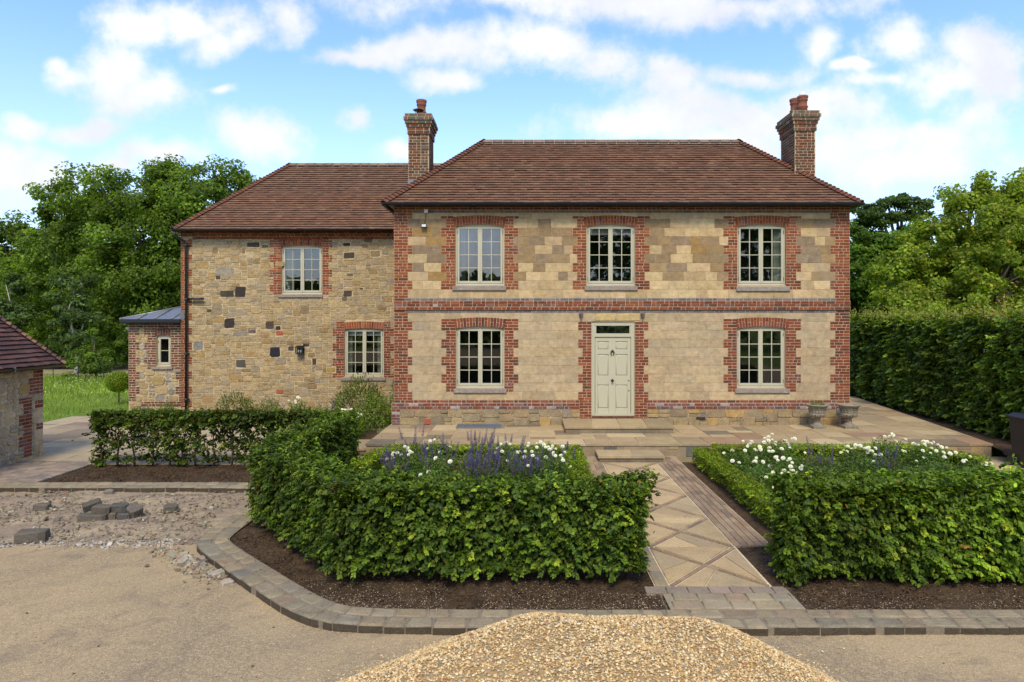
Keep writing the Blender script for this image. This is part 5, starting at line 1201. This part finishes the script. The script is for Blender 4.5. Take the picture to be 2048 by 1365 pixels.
RL = [(-2.3, 13.0, .42, .58, 10, 'white rose bush at the left end of the purple bed'), (-1.75, 13.75, .3, .72, 4, 'cream rose bush behind the purple spikes on the left'), (-1.5, 11.8, .35, .74, 3, 'low white rose bush at the front of the purple bed'), (.35, 13.4, .50, .62, 20, 'white rose bush at the right end of the purple bed'),
      (-.35, 13.6, .34, .58, 5, 'white rose bush behind the middle of the purple bed'), (.45, 12.2, .38, .66, 7, 'white rose bush at the front right of the purple bed')]
for (x, y, r, h, nb, lab) in RL: rose(x, y, 0, r*1.1, h*.95, int(nb*1.4), lab)
rose(-4.55, 17.55, .02, .55, .66, 17, 'white flowering bush between the wing wall and the terrace'); rose(-6.65, 20.0, 0, .4, .75, 6, 'small white flowering bush against the wing wall behind the thin hedge')
# salvia: spike mesh shared by all
def spike_mesh():
    V, F, C = [], [], []; n = 90; L = .30
    for i in range(n):
        t = i/n; a = i*2.4; r = .024*(1-t*.72); z = t*L+random.uniform(-.004, .004); s = .021*(1-t*.45); ca, sa = math.cos(a), math.sin(a); b = len(V)
        for (x, y, q) in ((0, 0, -.3), (.8, .5, .1), (1.3, 0, .7), (.8, -.5, .1)):
            xx, yy = r*.4+x*s, y*s; V.append((xx*ca-yy*sa, xx*sa+yy*ca, z+q*s))
        F.append((b, b+1, b+2, b+3)); C.append(random.choice([(.14, .10, .25), (.18, .13, .31), (.11, .08, .19), (.23, .18, .36), (.11, .10, .14), (.09, .11, .06)]))
    return np_mesh('flower_spike', V, F, C)
SPM = spike_mesh(); SPM.materials.append(M['petal'])
SGC = [(3, (.075, .115, .04)), (2, (.06, .09, .035)), (1, (.095, .13, .05))]
def salvia(x, y, r, h, ns, label):
    root = shrub('salvia_clump', x, y, 0, r, h*.72, 520, .05, SGC, label, 'salvia', 'purple salvia clumps', .35, .3, .8)
    for i in range(ns):
        a = random.uniform(0, 6.28); q = random.uniform(0, 1)**.5; o = bpy.data.objects.new('flower_spike', SPM); COL.objects.link(o); o.parent = root; o.matrix_parent_inverse = world_of(root).inverted()
        s = random.uniform(.7, 1.15); o.location = (x+math.cos(a)*r*q, y+math.sin(a)*r*q, h*random.uniform(.50, .92)-.15*q); o.scale = (s*.9, s*.9, s*random.uniform(.6, 1.05)); o.rotation_euler = (random.uniform(-.1, .3)-.25*math.sin(a)*q, .30*math.cos(a)*q+random.uniform(-.1, .1), 0)
SV = [(-2.35, 12.35, .30, .66, 13, 'purple salvia clump at the far left of the flower bed'), (-1.65, 12.8, .36, .72, 18, 'purple salvia clump second from the left'), (-.95, 12.9, .36, .86, 20, 'tall purple salvia clump with high spikes, left of the middle'), (-.35, 12.7, .36, .84, 20, 'purple salvia clump in the middle of the bed'),
      (.15, 12.2, .36, .66, 22, 'dense purple salvia clump right of the middle, facing the hedge'), (-.75, 12.0, .36, .68, 20, 'grey purple salvia clump at the front of the bed'), (.75, 12.8, .28, .60, 10, 'small purple salvia clump by the box edging at the right'), (-2.25, 13.55, .25, .9, 5, 'thin tall purple salvia standing over the roses at the left'),
      (5.75, 13.3, .3, .55, 8, 'bluish salvia clump between roses in the right bed'), (6.95, 12.9, .28, .6, 8, 'bluish salvia clump right of the middle in the right bed'), (-5.05, 18.2, .3, .8, 8, 'dark purple flowers beside the wing wall')]
for a in SV: salvia(*a)
BUSHC = [(4, (.11, .175, .02)), (3, (.15, .22, .025)), (2, (.065, .11, .015))]
shrub('leafy_shrub', -4.75, 19.6, 0, .95, 1.55, 3600, .09, BUSHC+[(2, (.11, .12, .045))], 'big loose shrub under the lower wing window', asp=.3, spiky=.9)
shrub('leafy_shrub', -4.15, 18.6, 0, .75, 1.15, 3400, .06, BUSHC, 'rounded bright green shrub beside the left corner of the front range', asp=.5)
shrub('climbing_plant', -3.72, 19.9, 0, .28, 1.9, 900, .07, BUSHC, 'thin climbing plant in the corner between wing and front range', cat='climber', asp=.6)
shrub('leafy_shrub', -8.45, 19.9, 0, .75, 1.02, 2000, .07, [(3, (.10, .14, .02)), (2, (.13, .16, .03))], 'pale green feathery shrub against the wing wall, left one', asp=.3, spiky=.6)
shrub('leafy_shrub', -7.45, 19.9, 0, .50, .82, 1300, .06, BUSHC, 'small green shrub against the wing wall, right of the feathery one', asp=.4)
shrub('leafy_shrub', -5.9, 19.4, 0, .5, .6, 1200, .06, BUSHC, 'low green shrub at the foot of the wing wall between the hedge and big shrub', asp=.5)
shrub('leafy_shrub', -10.8, 20.6, 0, .42, .62, 900, .06, BUSHC, 'low green shrub at the foot of the downpipe', asp=.4)
shrub('leafy_shrub', -11.7, 20.8, 0, .45, .42, 800, .06, [(3, (.12, .15, .02)), (1, (.08, .13, .02))], 'low yellowish shrub at the foot of the lean-to', asp=.4)
for (x0, x1, y0, y1, nn_) in ((-2.8, .8, 11.6, 13.95, 9000), (3.95, 8.2, 11.8, 13.95, 10000)):
    X = RNG.uniform(x0, x1, nn_); Y = RNG.uniform(y0, y1, nn_); q = np.stack([X, Y, X*0], 1); Z = (.20+.10*pn(q, 4, 3))*RNG.uniform(.1, 1, nn_)**.6
    tag(leaves('ground_cover', np.stack([X, Y, Z], 1), RNG.normal(0, .5, (nn_, 3))+np.array([0, -.2, .8]), RNG.uniform(.025, .06, nn_), palette(nn_, None, ROSEC+SGC[:1], q, 3, 5), M['leaf'], None, .5), kind='stuff')
# ================================================================== URNS, BIN, GRATE, SETTS
def urn(x, y, z, rot, lab, plant):
    root = empty('stone_urn', (x, y, z), lab, 'urn', 'weathered stone urns by the house corner'); c = (.25, .215, .15)
    b = MB(); b.box((x-.16, y-.16, z), (x+.16, y+.16, z+.055), c); F_ = frame((x, y, z), (1, 0, 0), (0, 1, 0)); b.block([(-.16, -.16), (.16, -.16), (.16, .16), (-.16, .16)], .05, .085, c, .02, F_); b.build('plinth', M['stonecast'], root)
    pr = [(.125, .08), (.125, .10), (.085, .125), (.06, .16), (.055, .20), (.075, .235), (.06, .25), (.10, .27), (.165, .30), (.20, .345), (.205, .365), (.185, .375), (.19, .39), (.185, .44), (.20, .50), (.235, .545), (.265, .565), (.275, .58), (.27, .60), (.24, .60), (.19, .57), (.15, .52)]
    gd = [0, 0, 0, 0, 0, 0, 0, .02, .05, .05, .0, 0, .0, .02, .02, 0, .012, .018, .015, 0, 0, 0]
    b = MB(); b.lathe((x, y, z), pr, c, 60, gd)
    for k in range(18):
        a = 2*math.pi*k/18
        for (r, zz, s) in ((.193, .42, .016), (.203, .475, .014), (.19, .325, .018)): 
            q = len(b.v); o_ = Vector((x+r*math.cos(a), y+r*math.sin(a), z+zz)); b.tube([o_-Vector((0, 0, s*1.6)), o_, o_+Vector((0, 0, s*1.6))], [s*.4, s, s*.4], c, 6)
    b.build('bowl', M['stonecast'], root)
    sb = MB(); sb.lathe((x, y, z), [(.02, .545), (.19, .55)], (.06, .04, .025), 20); sb.build('soil_fill', M['soil'], root)
    if plant:
        n = 260; a = RNG.uniform(0, 6.28, n); r = .18*np.sqrt(RNG.uniform(0, 1, n)); P = np.stack([x+r*np.cos(a), y+r*np.sin(a), z+.58+RNG.uniform(0, .07, n)], 1)
        leaves('plant', P, RNG.normal(0, .5, (n, 3))+np.array([0, 0, 1]), .035, palette(n, None, BUSHC), M['leaf'], root, .5)
urn(X_at(1634.5, 17.0), 17.0, .27, 0, 'weathered stone urn with a little green growth in its bowl, left of the pair', True)
urn(X_at(1697.5, 17.0), 17.0, .27, .4, 'weathered empty stone urn at the house corner, right of the pair', False)
bn = empty('wheelie_bin', (10.15, 13.7, 0), 'black wheeled bin at the right edge beside the tall hedge', 'bin')
b = MB(); bx, by = 9.93, 13.35
def taper(b, x0, x1, y0, y1, z0, z1, t, c=(.1, .1, .1)):
    q = len(b.v); b.v += [(x0+t, y0+t, z0), (x1-t, y0+t, z0), (x1-t, y1-t, z0), (x0+t, y1-t, z0), (x0, y0, z1), (x1, y0, z1), (x1, y1, z1), (x0, y1, z1)]
    for f in ((0, 3, 2, 1), (4, 5, 6, 7), (0, 1, 5, 4), (1, 2, 6, 5), (2, 3, 7, 6), (3, 0, 4, 7)): b.face(tuple(q+i for i in f), c)
taper(b, bx, bx+.56, by, by+.66, .02, .98, .05); b.box((bx-.015, by-.015, .93), (bx+.575, by+.675, .975), (.1, .1, .1))
for k in range(3): b.box((bx+.10+k*.16, by+.012, .25), (bx+.14+k*.16, by+.05, .85), (.1, .1, .1))
b.build('body', M['bin'], bn)
b = MB(); taper(b, bx-.04, bx+.60, by-.04, by+.72, .98, 1.01, 0); q = len(b.v); b.v += [(bx-.03, by-.03, 1.01), (bx+.59, by-.03, 1.01), (bx+.59, by+.70, 1.01), (bx-.03, by+.70, 1.01), (bx+.06, by+.06, 1.055), (bx+.50, by+.06, 1.055), (bx+.50, by+.62, 1.075), (bx+.06, by+.62, 1.075)]
for f in ((4, 5, 6, 7), (0, 1, 5, 4), (1, 2, 6, 5), (2, 3, 7, 6), (3, 0, 4, 7)): b.face(tuple(q+i for i in f), (.1, .1, .1))
b.tube([(bx+.04, by+.74, 1.0), (bx+.52, by+.74, 1.0)], .018, (.1, .1, .1), 8); b.build('lid', M['bin'], bn)
for xx in (bx-.02, bx+.54): b = MB(); b.tube([(xx, by+.60, .10), (xx+.045, by+.60, .10)], .10, (.05, .05, .05), 16); b.build('wheel', M['bin'], bn)
gr = empty('light_well_grate', (X_at(957, 17.2), 17.2, .27), 'blue grey metal grate set in the terrace under the lower left window', 'grate')
gx0, gx1, gy0, gy1 = X_at(913, 17.2), X_at(1001, 17.2), 17.0, 17.5
b = MB()
for (a, b_, c, d) in ((gx0, gx1, gy0, gy0+.03), (gx0, gx1, gy1-.03, gy1), (gx0, gx0+.03, gy0+.03, gy1-.03), (gx1-.03, gx1, gy0+.03, gy1-.03)): b.box((a, c, .274), (b_, d, .30), (.3, .3, .3))
b.build('frame', M['grate'], gr); b = MB(); x = gx0+.045
while x < gx1-.04: b.box((x, gy0+.03, .276), (x+.010, gy1-.03, .296), (.3, .3, .3)); x += .026
y = gy0+.06
while y < gy1-.03: b.box((gx0+.03, y, .277), (gx1-.03, y+.008, .293), (.3, .3, .3)); y += .05
b.build('bars', M['grate'], gr); b = MB(); b.box((gx0, gy0, .272), (gx1, gy1, .2735), (.02, .02, .02)); b.build('pit_shade', M['dark'], gr)  # thin dark sheet on the terrace, painted in for the shade below the bars
SPAL = [(2, (.13, .11, .085)), (2, (.11, .095, .072)), (1, (.16, .13, .095)), (1, (.095, .088, .075))]
def loose_sett(x, y, z, L, W_, H_, rz, label, tilt=(0, 0), pal=SPAL, group='loose dark setts on the broken ground'):
    me = bpy.data.meshes.new('granite_sett'); b = MB(); n = 0; c = pick(pal); P = []
    bm_ = MB(); P = [(-L/2, -W_/2), (L/2, -W_/2), (L/2, W_/2), (-L/2, W_/2)]; P = [(p[0]*random.uniform(.88, 1.06), p[1]*random.uniform(.85, 1.08)) for p in P]
    k = lambda a, q, t: (a[0]+(q[0]-a[0])*t, a[1]+(q[1]-a[1])*t); P8 = []
    for i in range(4): P8 += [k(P[i], P[(i+1) % 4], random.uniform(.10, .2)), k(P[i], P[(i+1) % 4], random.uniform(.8, .9))]
    L *= 1; R3 = Matrix.Rotation(rz, 3, 'Z') @ Matrix.Rotation(tilt[0], 3, 'X') @ Matrix.Rotation(tilt[1], 3, 'Y')
    F_ = lambda u, v, w: R3 @ Vector((u, v, w)); bm_.block(P8, -H_/2+.0, H_/2, c, .02, F_); lo = inset(P8, .015); q = len(bm_.v); m = len(lo)
    bm_.v += [tuple(F_(p[0], p[1], -H_/2-.012)) for p in lo]
    if m == 8:
        for i in range(8): j = (i+1) % 8; bm_.face((q+i, q+j, j, i), c)
    bm_.face(tuple(q+m-1-i for i in range(m)), c)
    bm_.v = [tuple(a+random.uniform(-.012, .012)*min(1, L/.25) for a in p) for p in bm_.v]
    o = bm_.build('granite_sett', M['sett']); o.location = (x, y, z); return tag(o, label, 'sett', group)
def gp(px, py, z=-.075): Y = (HC-z)*FP/(py-VY); return X_at(px, Y), Y
for (px, py, dz, L, W_, H_, rz, t, lab) in (
    (169, 1042, .05, .26, .20, .12, .35, (0, .05), 'dark sett at the lower left end of the little pile'), (196, 1041, .045, .25, .18, .11, .0, (0, 0), 'grey sett in the bottom row, second from the left'), (222, 1037, .045, .22, .18, .11, -.1, (0, 0), 'smooth grey sett in the middle of the bottom row'), (246, 1038, .045, .23, .17, .10, .05, (0, 0), 'small rounded sett at the right of the bottom row'),
    (181, 1034, .20, .29, .20, .12, .55, (.1, -.28), 'tilted sett lying on top at the left of the pile'), (202, 1038, .165, .30, .2, .12, -.05, (0, .03), 'flat brown sett on top, second from the left'), (235, 1036, .165, .29, .2, .12, .0, (0, 0), 'bluish grey sett on top, right of the middle'), (264, 1034, .10, .27, .24, .15, -.5, (.2, .35), 'large slanting sett leaning at the right end of the pile')):
    x, y = gp(px, py+1); loose_sett(x, y+.05, -.075+dz*.9, L*.9, W_*.9, H_*.95, rz, lab, t)
x, y = gp(56, 1084); loose_sett(x, y+.1, -.02, .38, .25, .14, .30, 'big dark sett lying alone nearest the drive on the left')
x, y = gp(76, 1022); loose_sett(x, y+.1, -.035, .22, .16, .10, .1, 'brown sett with a pale top lying behind the big one')
x, y = gp(335, 1025); loose_sett(x, y+.1, -.035, .22, .16, .10, .4, 'dark sett lying alone right of the pile')
x, y = gp(218, 988); loose_sett(x, y, -.05, .16, .13, .09, .4, 'rounded grey lump against the rear kerb', pal=[(1, (.2, .17, .13))])
for (px, py, s) in ((437, 1148, .15), (455, 1166, .12), (404, 1118, .12)):
    x, y = gp(px, py); loose_sett(x, y, -.08, s*1.2, s, s*.6, random.uniform(0, 3), {437: 'pale rubble lump in the trench beside the kerb bend, larger one', 455: 'flat pale lump nearest the drive below the kerb bend', 404: 'small pale lump high up beside the kerb bend'}[px], pal=[(1, (.36, .30, .22))], group='pale lumps beside the kerb bend')
# ================================================================== OUTBUILDING on the left
ob = empty('outbuilding', (-12.5, 11.5, 0), 'low stone outbuilding with a dark tiled hipped roof at the left edge', 'outbuilding')
FO = frame((-10.6, 7.5, 0), (0, 1, 0), (0, 0, 1)); LO = 7.52
b = MB(); b.rect(0, LO, -.15, 1.98, -.3, -.010, (.52, .42, .27), .001, FO)
OB_R = [(6, (.40, .33, .205)), (4, (.35, .295, .20)), (3, (.44, .34, .19)), (2, (.30, .255, .185)), (1, (.42, .30, .12))]; bo = MB(); occ = []
def obr(u0, u1, z0, z1, n=None, par=0): brick_fill(bo, u0, u1, z0, z1, .004, BR+BRP[:2], FO, n=n, par=par, mortar=(.42, .34, .25)); occ.append((u0, u1, z0, z1))
z = 1.36; i = 0
for (u0, u1, z0, z1) in ((7.22, 7.52, 1.72, 1.96), (7.08, 7.52, 1.36, 1.72)): obr(u0, u1, z0, z1)
z = .05; i = 0
while z < 1.3: z2 = min(z+.228, 1.33); obr(6.80 if i % 2 else 6.92, 7.18, z, z2, par=i); z = z2; i += 1
obr(7.26, 7.52, 1.05, 1.22); obr(7.30, 7.52, .58, .72)
rubble_fill(b, 0, LO, -.12, 1.96, FO, OB_R, occ, cell=.082, amp=.020, joint=.013, rnd=True, sizes=[(3, 2, 2), (4, 3, 2), (2, 3, 3), (2, 4, 3), (2, 2, 1), (2, 3, 1), (1, 1, 1)])
FO2 = frame((-10.6, 15.02, 0), (-1, 0, 0), (0, 0, 1)); b.rect(0, 4.6, -.15, 1.98, -.3, -.01, (.52, .42, .27), .001, FO2); rubble_fill(b, 0, 4.6, -.12, 1.96, FO2, OB_R, cell=.10)
ow = b.build('wall', M['rubble'], ob); bo.build('brickwork', M['brick'], ow)
mb = MB(); e = -10.33; d_ = 2.6; ze, zr2 = 2.0, 2.0+2.6*1.24; S_ = Vector((-d_, 0, zr2-ze)); Hs = S_.length; k_ = d_/Hs
slope(mb, (e, 7.0, ze), (0, 1, 0), S_, 8.22, Hs, 0, k_, TPD, .115, .17, (.03, .02, .018)); slope(mb, (e, 15.22, ze), (-1, 0, 0), (0, -d_, zr2-ze), 2*d_, Hs, k_, k_, TPD, .115, .17, (.03, .02, .018)); slope(mb, (e-2*d_, 15.22, ze), (0, -1, 0), (d_, 0, zr2-ze), 8.22, Hs, k_, 0, TPD, .115, .17, (.03, .02, .018))
orf = mb.build('roof', M['tile'], ob); bonnets('hip_tiles', (e, 15.22, ze+.005), (e-d_, 15.22-d_, zr2), M['tile'], orf, [(2, (.10, .05, .045)), (1, (.2, .10, .06))], w=.10, drop=.05)
g = MB(); gutter(g, (e+.03, 7.0, ze-.01), (e+.03, 15.2, ze-.01), (1, 0, 0), .055); g.box((e-.25, 7.0, ze-.09), (e-.02, 15.18, ze-.03), (0, 0, 0)); g.build('gutter', M['blackp'], ob)
g = MB(); g.box((e+.055, 13.72, ze-.10), (e+.085, 13.75, ze+.01), (.5, .5, .5)); g.build('gutter_bracket', M['lead'], ob)
# ================================================================== TREES
TG = [(4, (0.113, 0.178, 0.022)), (4, (0.146, 0.218, 0.026)), (3, (0.078, 0.130, 0.019)), (1.5, (0.194, 0.273, 0.033))]
TGL = [(4, (0.171, 0.234, 0.023)), (4, (0.224, 0.289, 0.029)), (3, (0.126, 0.184, 0.019)), (2, (0.290, 0.331, 0.031)), (.5, (0.369, 0.308, 0.052))]
TGD = [(4, (0.058, 0.098, 0.020)), (3, (0.078, 0.122, 0.024)), (2, (0.042, 0.073, 0.015))]
def tree(name, base, lobes, n_clump, n_leaf, size, cols, label, trunk=.35, lean=(0, 0), group=None, bark=(.11, .09, .065), clump_r=.8, cat='tree', branches=True, squash=.62, seed=0):
    """lobes: (x,y,z,r) balls of the crown; leaf clumps are spread over them and the limbs run to them"""
    bx, by, bz = base; root = empty(name, (bx, by, bz), label, cat, group)
    lb_ = np.array(lobes, float); wgt = lb_[:, 3]**2; idx = RNG.choice(len(lb_), n_clump, p=wgt/wgt.sum())
    d = unit(RNG.normal(size=(n_clump, 3))); rr = np.where(RNG.uniform(0, 1, n_clump) < .22, RNG.uniform(1.0, 1.25, n_clump), RNG.uniform(.3, 1.0, n_clump)**.5); cc = lb_[idx, :3]+d*(lb_[idx, 3]*rr)[:, None]
    cr = clump_r*RNG.uniform(.55, 1.25, n_clump); cb = RNG.uniform(.72, 1.3, n_clump)
    per = n_leaf//n_clump; k = np.repeat(np.arange(n_clump), per); dd = unit(RNG.normal(size=(len(k), 3))); rad = RNG.uniform(0, 1, len(k))**.45
    P = cc[k]+dd*np.array([1, 1, squash])*(cr[k]*rad)[:, None]; out_ = unit(P-lb_[idx[k], :3])
    keep = P[:, 2] > bz+.3; P, k, dd, out_ = P[keep], k[keep], dd[keep], out_[keep]; n = len(P)
    C = palette(n, None, cols)*cb[k][:, None]
    leaves('crown', P, out_*.5+dd*.5+np.array([0, 0, .45])+RNG.normal(0, .5, (n, 3)), RNG.uniform(size*.6, size*1.3, n), C, M['tree'], root, .62)
    b = MB(); cen = lb_[:, :3].mean(0); zt = lb_[:, 2].min(); tt = Vector((bx+(cen[0]-bx)*.3+lean[0], by, bz+(zt-bz)*.75)); b.tube([(bx, by, bz-.3), ((bx+tt.x)/2+.1, by, (bz+tt.z)/2), tt], [trunk*1.25, trunk, trunk*.8], bark, 9)
    if branches:
        for l in lobes:
            e = Vector(l[:3]); m = tt.lerp(e, .5)+Vector((random.uniform(-.3, .3), random.uniform(-.3, .3), random.uniform(0, .5))); b.tube([tt, m, e], [trunk*.55, trunk*.35, trunk*.12], bark, 6)
            near = [c for c, i in zip(cc, idx) if tuple(lb_[i, :3]) == tuple(l[:3])][:7]
            for c in near: b.tube([m.lerp(e, .6), m.lerp(e, .6).lerp(Vector(c), .5)+Vector((0, 0, .1)), Vector(c)], [trunk*.16, trunk*.1, trunk*.04], bark, 5)
    b.build('trunk', M['bark'], root); return root
def L_(Y, *l):  # lobes given where they stand in the view at depth Y
    return [(X_at(px, Y+dy), Y+dy, Z_at(py, Y+dy), r*(Y+dy)/FP) for (px, py, r, dy) in l]
YO = 44
tree('oak_tree', (X_at(330, YO), YO, -.05), L_(YO, (250, 415, 62, 0), (330, 385, 52, 1), (400, 395, 62, 0), (455, 375, 40, 1), (300, 480, 95, 0), (400, 500, 100, 0), (210, 390, 50, -1), (165, 395, 45, 0), (350, 590, 105, 1), (450, 620, 90, 0), (240, 560, 85, -1), (300, 345, 26, 0), (355, 345, 24, 1), (430, 345, 22, 0), (485, 365, 20, 1)),
     420, 92000, .23, TG, 'tall spreading oak behind the lean-to, its crown rising to the wing roof', trunk=.5, clump_r=.95, squash=.75)
tree('oak_tree', (X_at(160, 46), 46, -.05), L_(46, (150, 440, 60, 0), (120, 400, 35, 0), (140, 520, 90, 0), (110, 600, 85, 0), (200, 640, 80, 0), (140, 360, 26, 0), (190, 480, 60, 0), (95, 470, 30, 0), (270, 660, 60, -2)), 240, 52000, .23, TG,
     'dark oak left of the tallest one, ragged at its left edge', trunk=.4, clump_r=.9)
tree('oak_tree', (X_at(30, 50), 50, -.05), L_(50, (20, 500, 55, 0), (70, 505, 40, 0), (-40, 480, 60, 0), (60, 580, 75, 0), (-20, 600, 90, 0), (110, 640, 60, 0)), 150, 34000, .25, TG, 'lower broad tree at the left edge above the outbuilding roof', trunk=.4, clump_r=1.0)
for (px, Y, top, lab) in ((12, 40, 560, 'pale leaved birch at the left edge above the outbuilding roof'), (152, 38, 560, 'slim white stemmed birch just right of the outbuilding roof')):
    tree('birch_tree', (X_at(px, Y), Y, -.05), L_(Y, (px, top+10, 28, 0), (px-15, top+50, 34, 0), (px+18, top+70, 32, 0), (px, top+110, 34, 0)), 36, 6500, .2, [(3, (.09, .14, .04)), (2, (.12, .17, .05)), (2, (.06, .10, .03))], lab, trunk=.11, bark=(.42, .40, .36), clump_r=.6)
tree('small_tree', (X_at(192, 35), 35, -.05), L_(35, (190, 700, 26, 0), (180, 722, 24, 0), (200, 725, 24, 0), (192, 672, 14, 0), (185, 745, 18, 0), (205, 748, 14, 0)), 40, 9000, .12, TG, 'small dark conical tree standing by the iron fence', trunk=.08, clump_r=.4)
for (px, py, r, Y, lab) in ((135, 755, 10, 33, 'small round bush by the fence, left one'), (225, 690, 46, 41, 'big undergrowth bush under the oak, left of the lean-to'), (120, 700, 40, 42, 'dark undergrowth bush behind the small bush'), (70, 700, 50, 43, 'undergrowth bush hidden by the outbuilding roof'), (310, 690, 60, 43, 'undergrowth bush behind the lean-to')):
    tree('bush', (X_at(px, Y), Y, -.05), L_(Y, (px, py, r, 0), (px+r*.5, py+r*.5, r*.8, 0), (px-r*.5, py+r*.4, r*.8, .5)), 24, int(3800 if r > 20 else 1800), .2 if r > 20 else .1, TG if px != 120 else TGD, lab, trunk=.05, clump_r=.6 if r > 20 else .25, cat='bush', branches=False)
# topiary ball
ty, tx = 24.0, X_at(237.5, 24); tp = empty('topiary_tree', (tx, ty, 0), 'small standard tree with a clipped yellow green ball head on the lawn by the lean-to', 'topiary tree')
n = 3800; d = unit(RNG.normal(size=(n, 3))); P = np.array([tx, ty, Z_at(764, ty)])+d*np.array([.40, .40, .37])*RNG.uniform(.72, 1.06, (n, 1)); leaves('crown', P, d+RNG.normal(0, .5, (n, 3)), .06, palette(n, None, [(3, (.24, .29, .022)), (3, (.17, .24, .02)), (2, (.10, .16, .015))]), M['tree'], tp)
b = MB(); b.tube([(tx, ty, -.05), (tx+.01, ty, .45), (tx, ty, 1.0)], [.03, .022, .018], (.13, .1, .07), 7); b.build('trunk', M['bark'], tp)
# right-hand trees
tree('leafy_tree', (X_at(1960, 27), 27, 0), L_(27, (1960, 455, 85, 0), (2040, 430, 70, 0), (1880, 480, 60, .5), (1990, 560, 110, -.5), (1890, 580, 90, 0), (1800, 545, 60, 1), (2080, 500, 100, 0), (1840, 620, 60, -1), (1925, 410, 26, 0), (1985, 395, 28, 0), (2035, 380, 26, 0), (2100, 400, 60, 0), (1945, 366, 18, 0), (1955, 352, 14, 0)), 420, 84000, .16, TGL, 'big yellow green tree overhanging the tall hedge at the right edge', trunk=.3, clump_r=.55, squash=.7)
tree('leafy_tree', (X_at(1750, 33), 33, 0), L_(33, (1740, 500, 48, 0), (1760, 560, 70, 0), (1710, 560, 50, 0), (1800, 500, 45, 0), (1720, 620, 60, 0), (1790, 610, 70, 0), (1830, 470, 26, 1), (1690, 480, 30, 0), (1860, 540, 50, 0)), 260, 52000, .17, [(4, (.095, .165, .018)), (3, (.135, .215, .022)), (3, (.065, .12, .015))], 'dense mid green tree behind the hedge next to the house corner', trunk=.25, clump_r=.6)
tree('pine_tree', (X_at(1800, 58), 58, 0), L_(58, (1790, 415, 30, 0), (1760, 430, 28, 0), (1830, 420, 26, 0), (1800, 400, 14, 0), (1810, 450, 22, 0), (1775, 405, 10, 0), (1848, 412, 10, 0)), 70, 9000, .26, TGD+[(1, (.06, .085, .03))], 'distant dark pine with open branches on the skyline right of the house', trunk=.35, clump_r=.75, squash=.4)
tree('pine_tree', (X_at(1728, 60), 60, 0), L_(60, (1725, 440, 22, 0), (1742, 455, 26, 0), (1705, 458, 20, 0), (1735, 480, 30, 0)), 40, 6000, .26, TGD, 'second distant dark tree right beside the house corner', trunk=.3, clump_r=.7, squash=.5)
# far wood all round the back
n = 100000; X = RNG.uniform(-75, 85, n); Y = 60+RNG.uniform(0, 7, n)+0*X; P0 = np.stack([X, Y*0, X*0], 1); top = 8.0+pn(P0, .35, 5)*1.6+pn(P0, 1.1, 6)*.9
Z = top*RNG.uniform(0, 1, n)**.7; P = np.stack([X, Y-2.5*(1-Z/10), Z], 1)
bd = np.array([0, -.6, .5])+RNG.normal(0, .6, (n, 3)); tag(leaves('distant_wood', P, bd, RNG.uniform(.35, .75, n), palette(n, None, TGD+TG[:2], P, .8, 4, .3), M['tree']), kind='stuff')
# trees of the garden side, seen only as reflections in the panes
n = 16000; X = RNG.uniform(-30, 60, n); P0 = np.stack([X, X*0, X*0], 1); top = np.where(X > 2, 15.5, 8.6)+pn(P0, .6, 3)*1.8+pn(P0, 1.9, 2)*.9
P = np.stack([X, -42-RNG.uniform(0, 5, n), top*RNG.uniform(0, 1, n)**.7], 1); tag(leaves('opposite_wood', P, RNG.normal(0, .6, (n, 3))+np.array([0, .6, .4]), RNG.uniform(.7, 1.3, n), palette(n, None, TGD), M['tree']), kind='stuff')
# ---- meadow grass and estate fence
n = 42000; X = RNG.uniform(-26, -10.3, n); Y = 15.2+RNG.uniform(0, 1, n)**1.2*20; k = (X < -13.98) | (Y > 21.4); k &= (X/Y > -.80) & (X/Y < -.555); X, Y = X[k], Y[k]; n = len(X)
P = np.stack([X, Y, RNG.uniform(-.01, .06, n)*(1+np.clip((Y-24)/8, 0, 1.5))], 1); nr = np.stack([RNG.normal(0, 1, n), RNG.normal(-.6, .8, n), RNG.normal(.35, .3, n)], 1)
tag(leaves('meadow_grass', P, nr, RNG.uniform(.06, .15, n)*(1+np.clip((Y-24)/8, 0, 1)), palette(n, None, [(4, (.17, .25, .02)), (4, (.21, .29, .025)), (2, (.12, .20, .018)), (1, (.28, .32, .06))], P, .8, 2, .3), M['leaf'], None, .16, False, np.tile([[0, 0, 1.5]], (n, 1))), kind='stuff')
n = 170; X = RNG.uniform(-22, -15, n); Y = RNG.uniform(26, 33, n); tag(leaves('meadow_flowers', np.stack([X, Y, RNG.uniform(.1, .25, n)], 1), RNG.normal(0, .3, (n, 3))+np.array([0, -.4, 1]), .05, np.tile([[.65, .65, .5]], (n, 1)), M['petal'], None, .9), kind='stuff')
mbg = MB(); mbg.quad([(-60, 34.2, -.022), (-10, 34.2, -.022), (-10, 45, -.022), (-60, 45, -.022)], (.26, .22, .11)); tag(mbg.build('dry_field', M['soil'] if False else masonry('dry_grass', fine=8, coarse=1.5, contrast=.3)), kind='structure')
fe = empty('estate_fence', (-20, 34, 0), 'thin dark iron estate fence across the meadow below the trees', 'fence'); x = -31
while x < -13: b = MB(); b.box((x-.014, 33.99, -.1), (x+.014, 34.01, .82), (.03, .025, .02)); b.build('post', M['black'], fe); x += 1.25
for z in (.25, .50, .76): b = MB(); b.box((-31, 33.995, z), (-13, 34.005, z+.018), (.03, .025, .02)); b.build('rail', M['black'], fe)
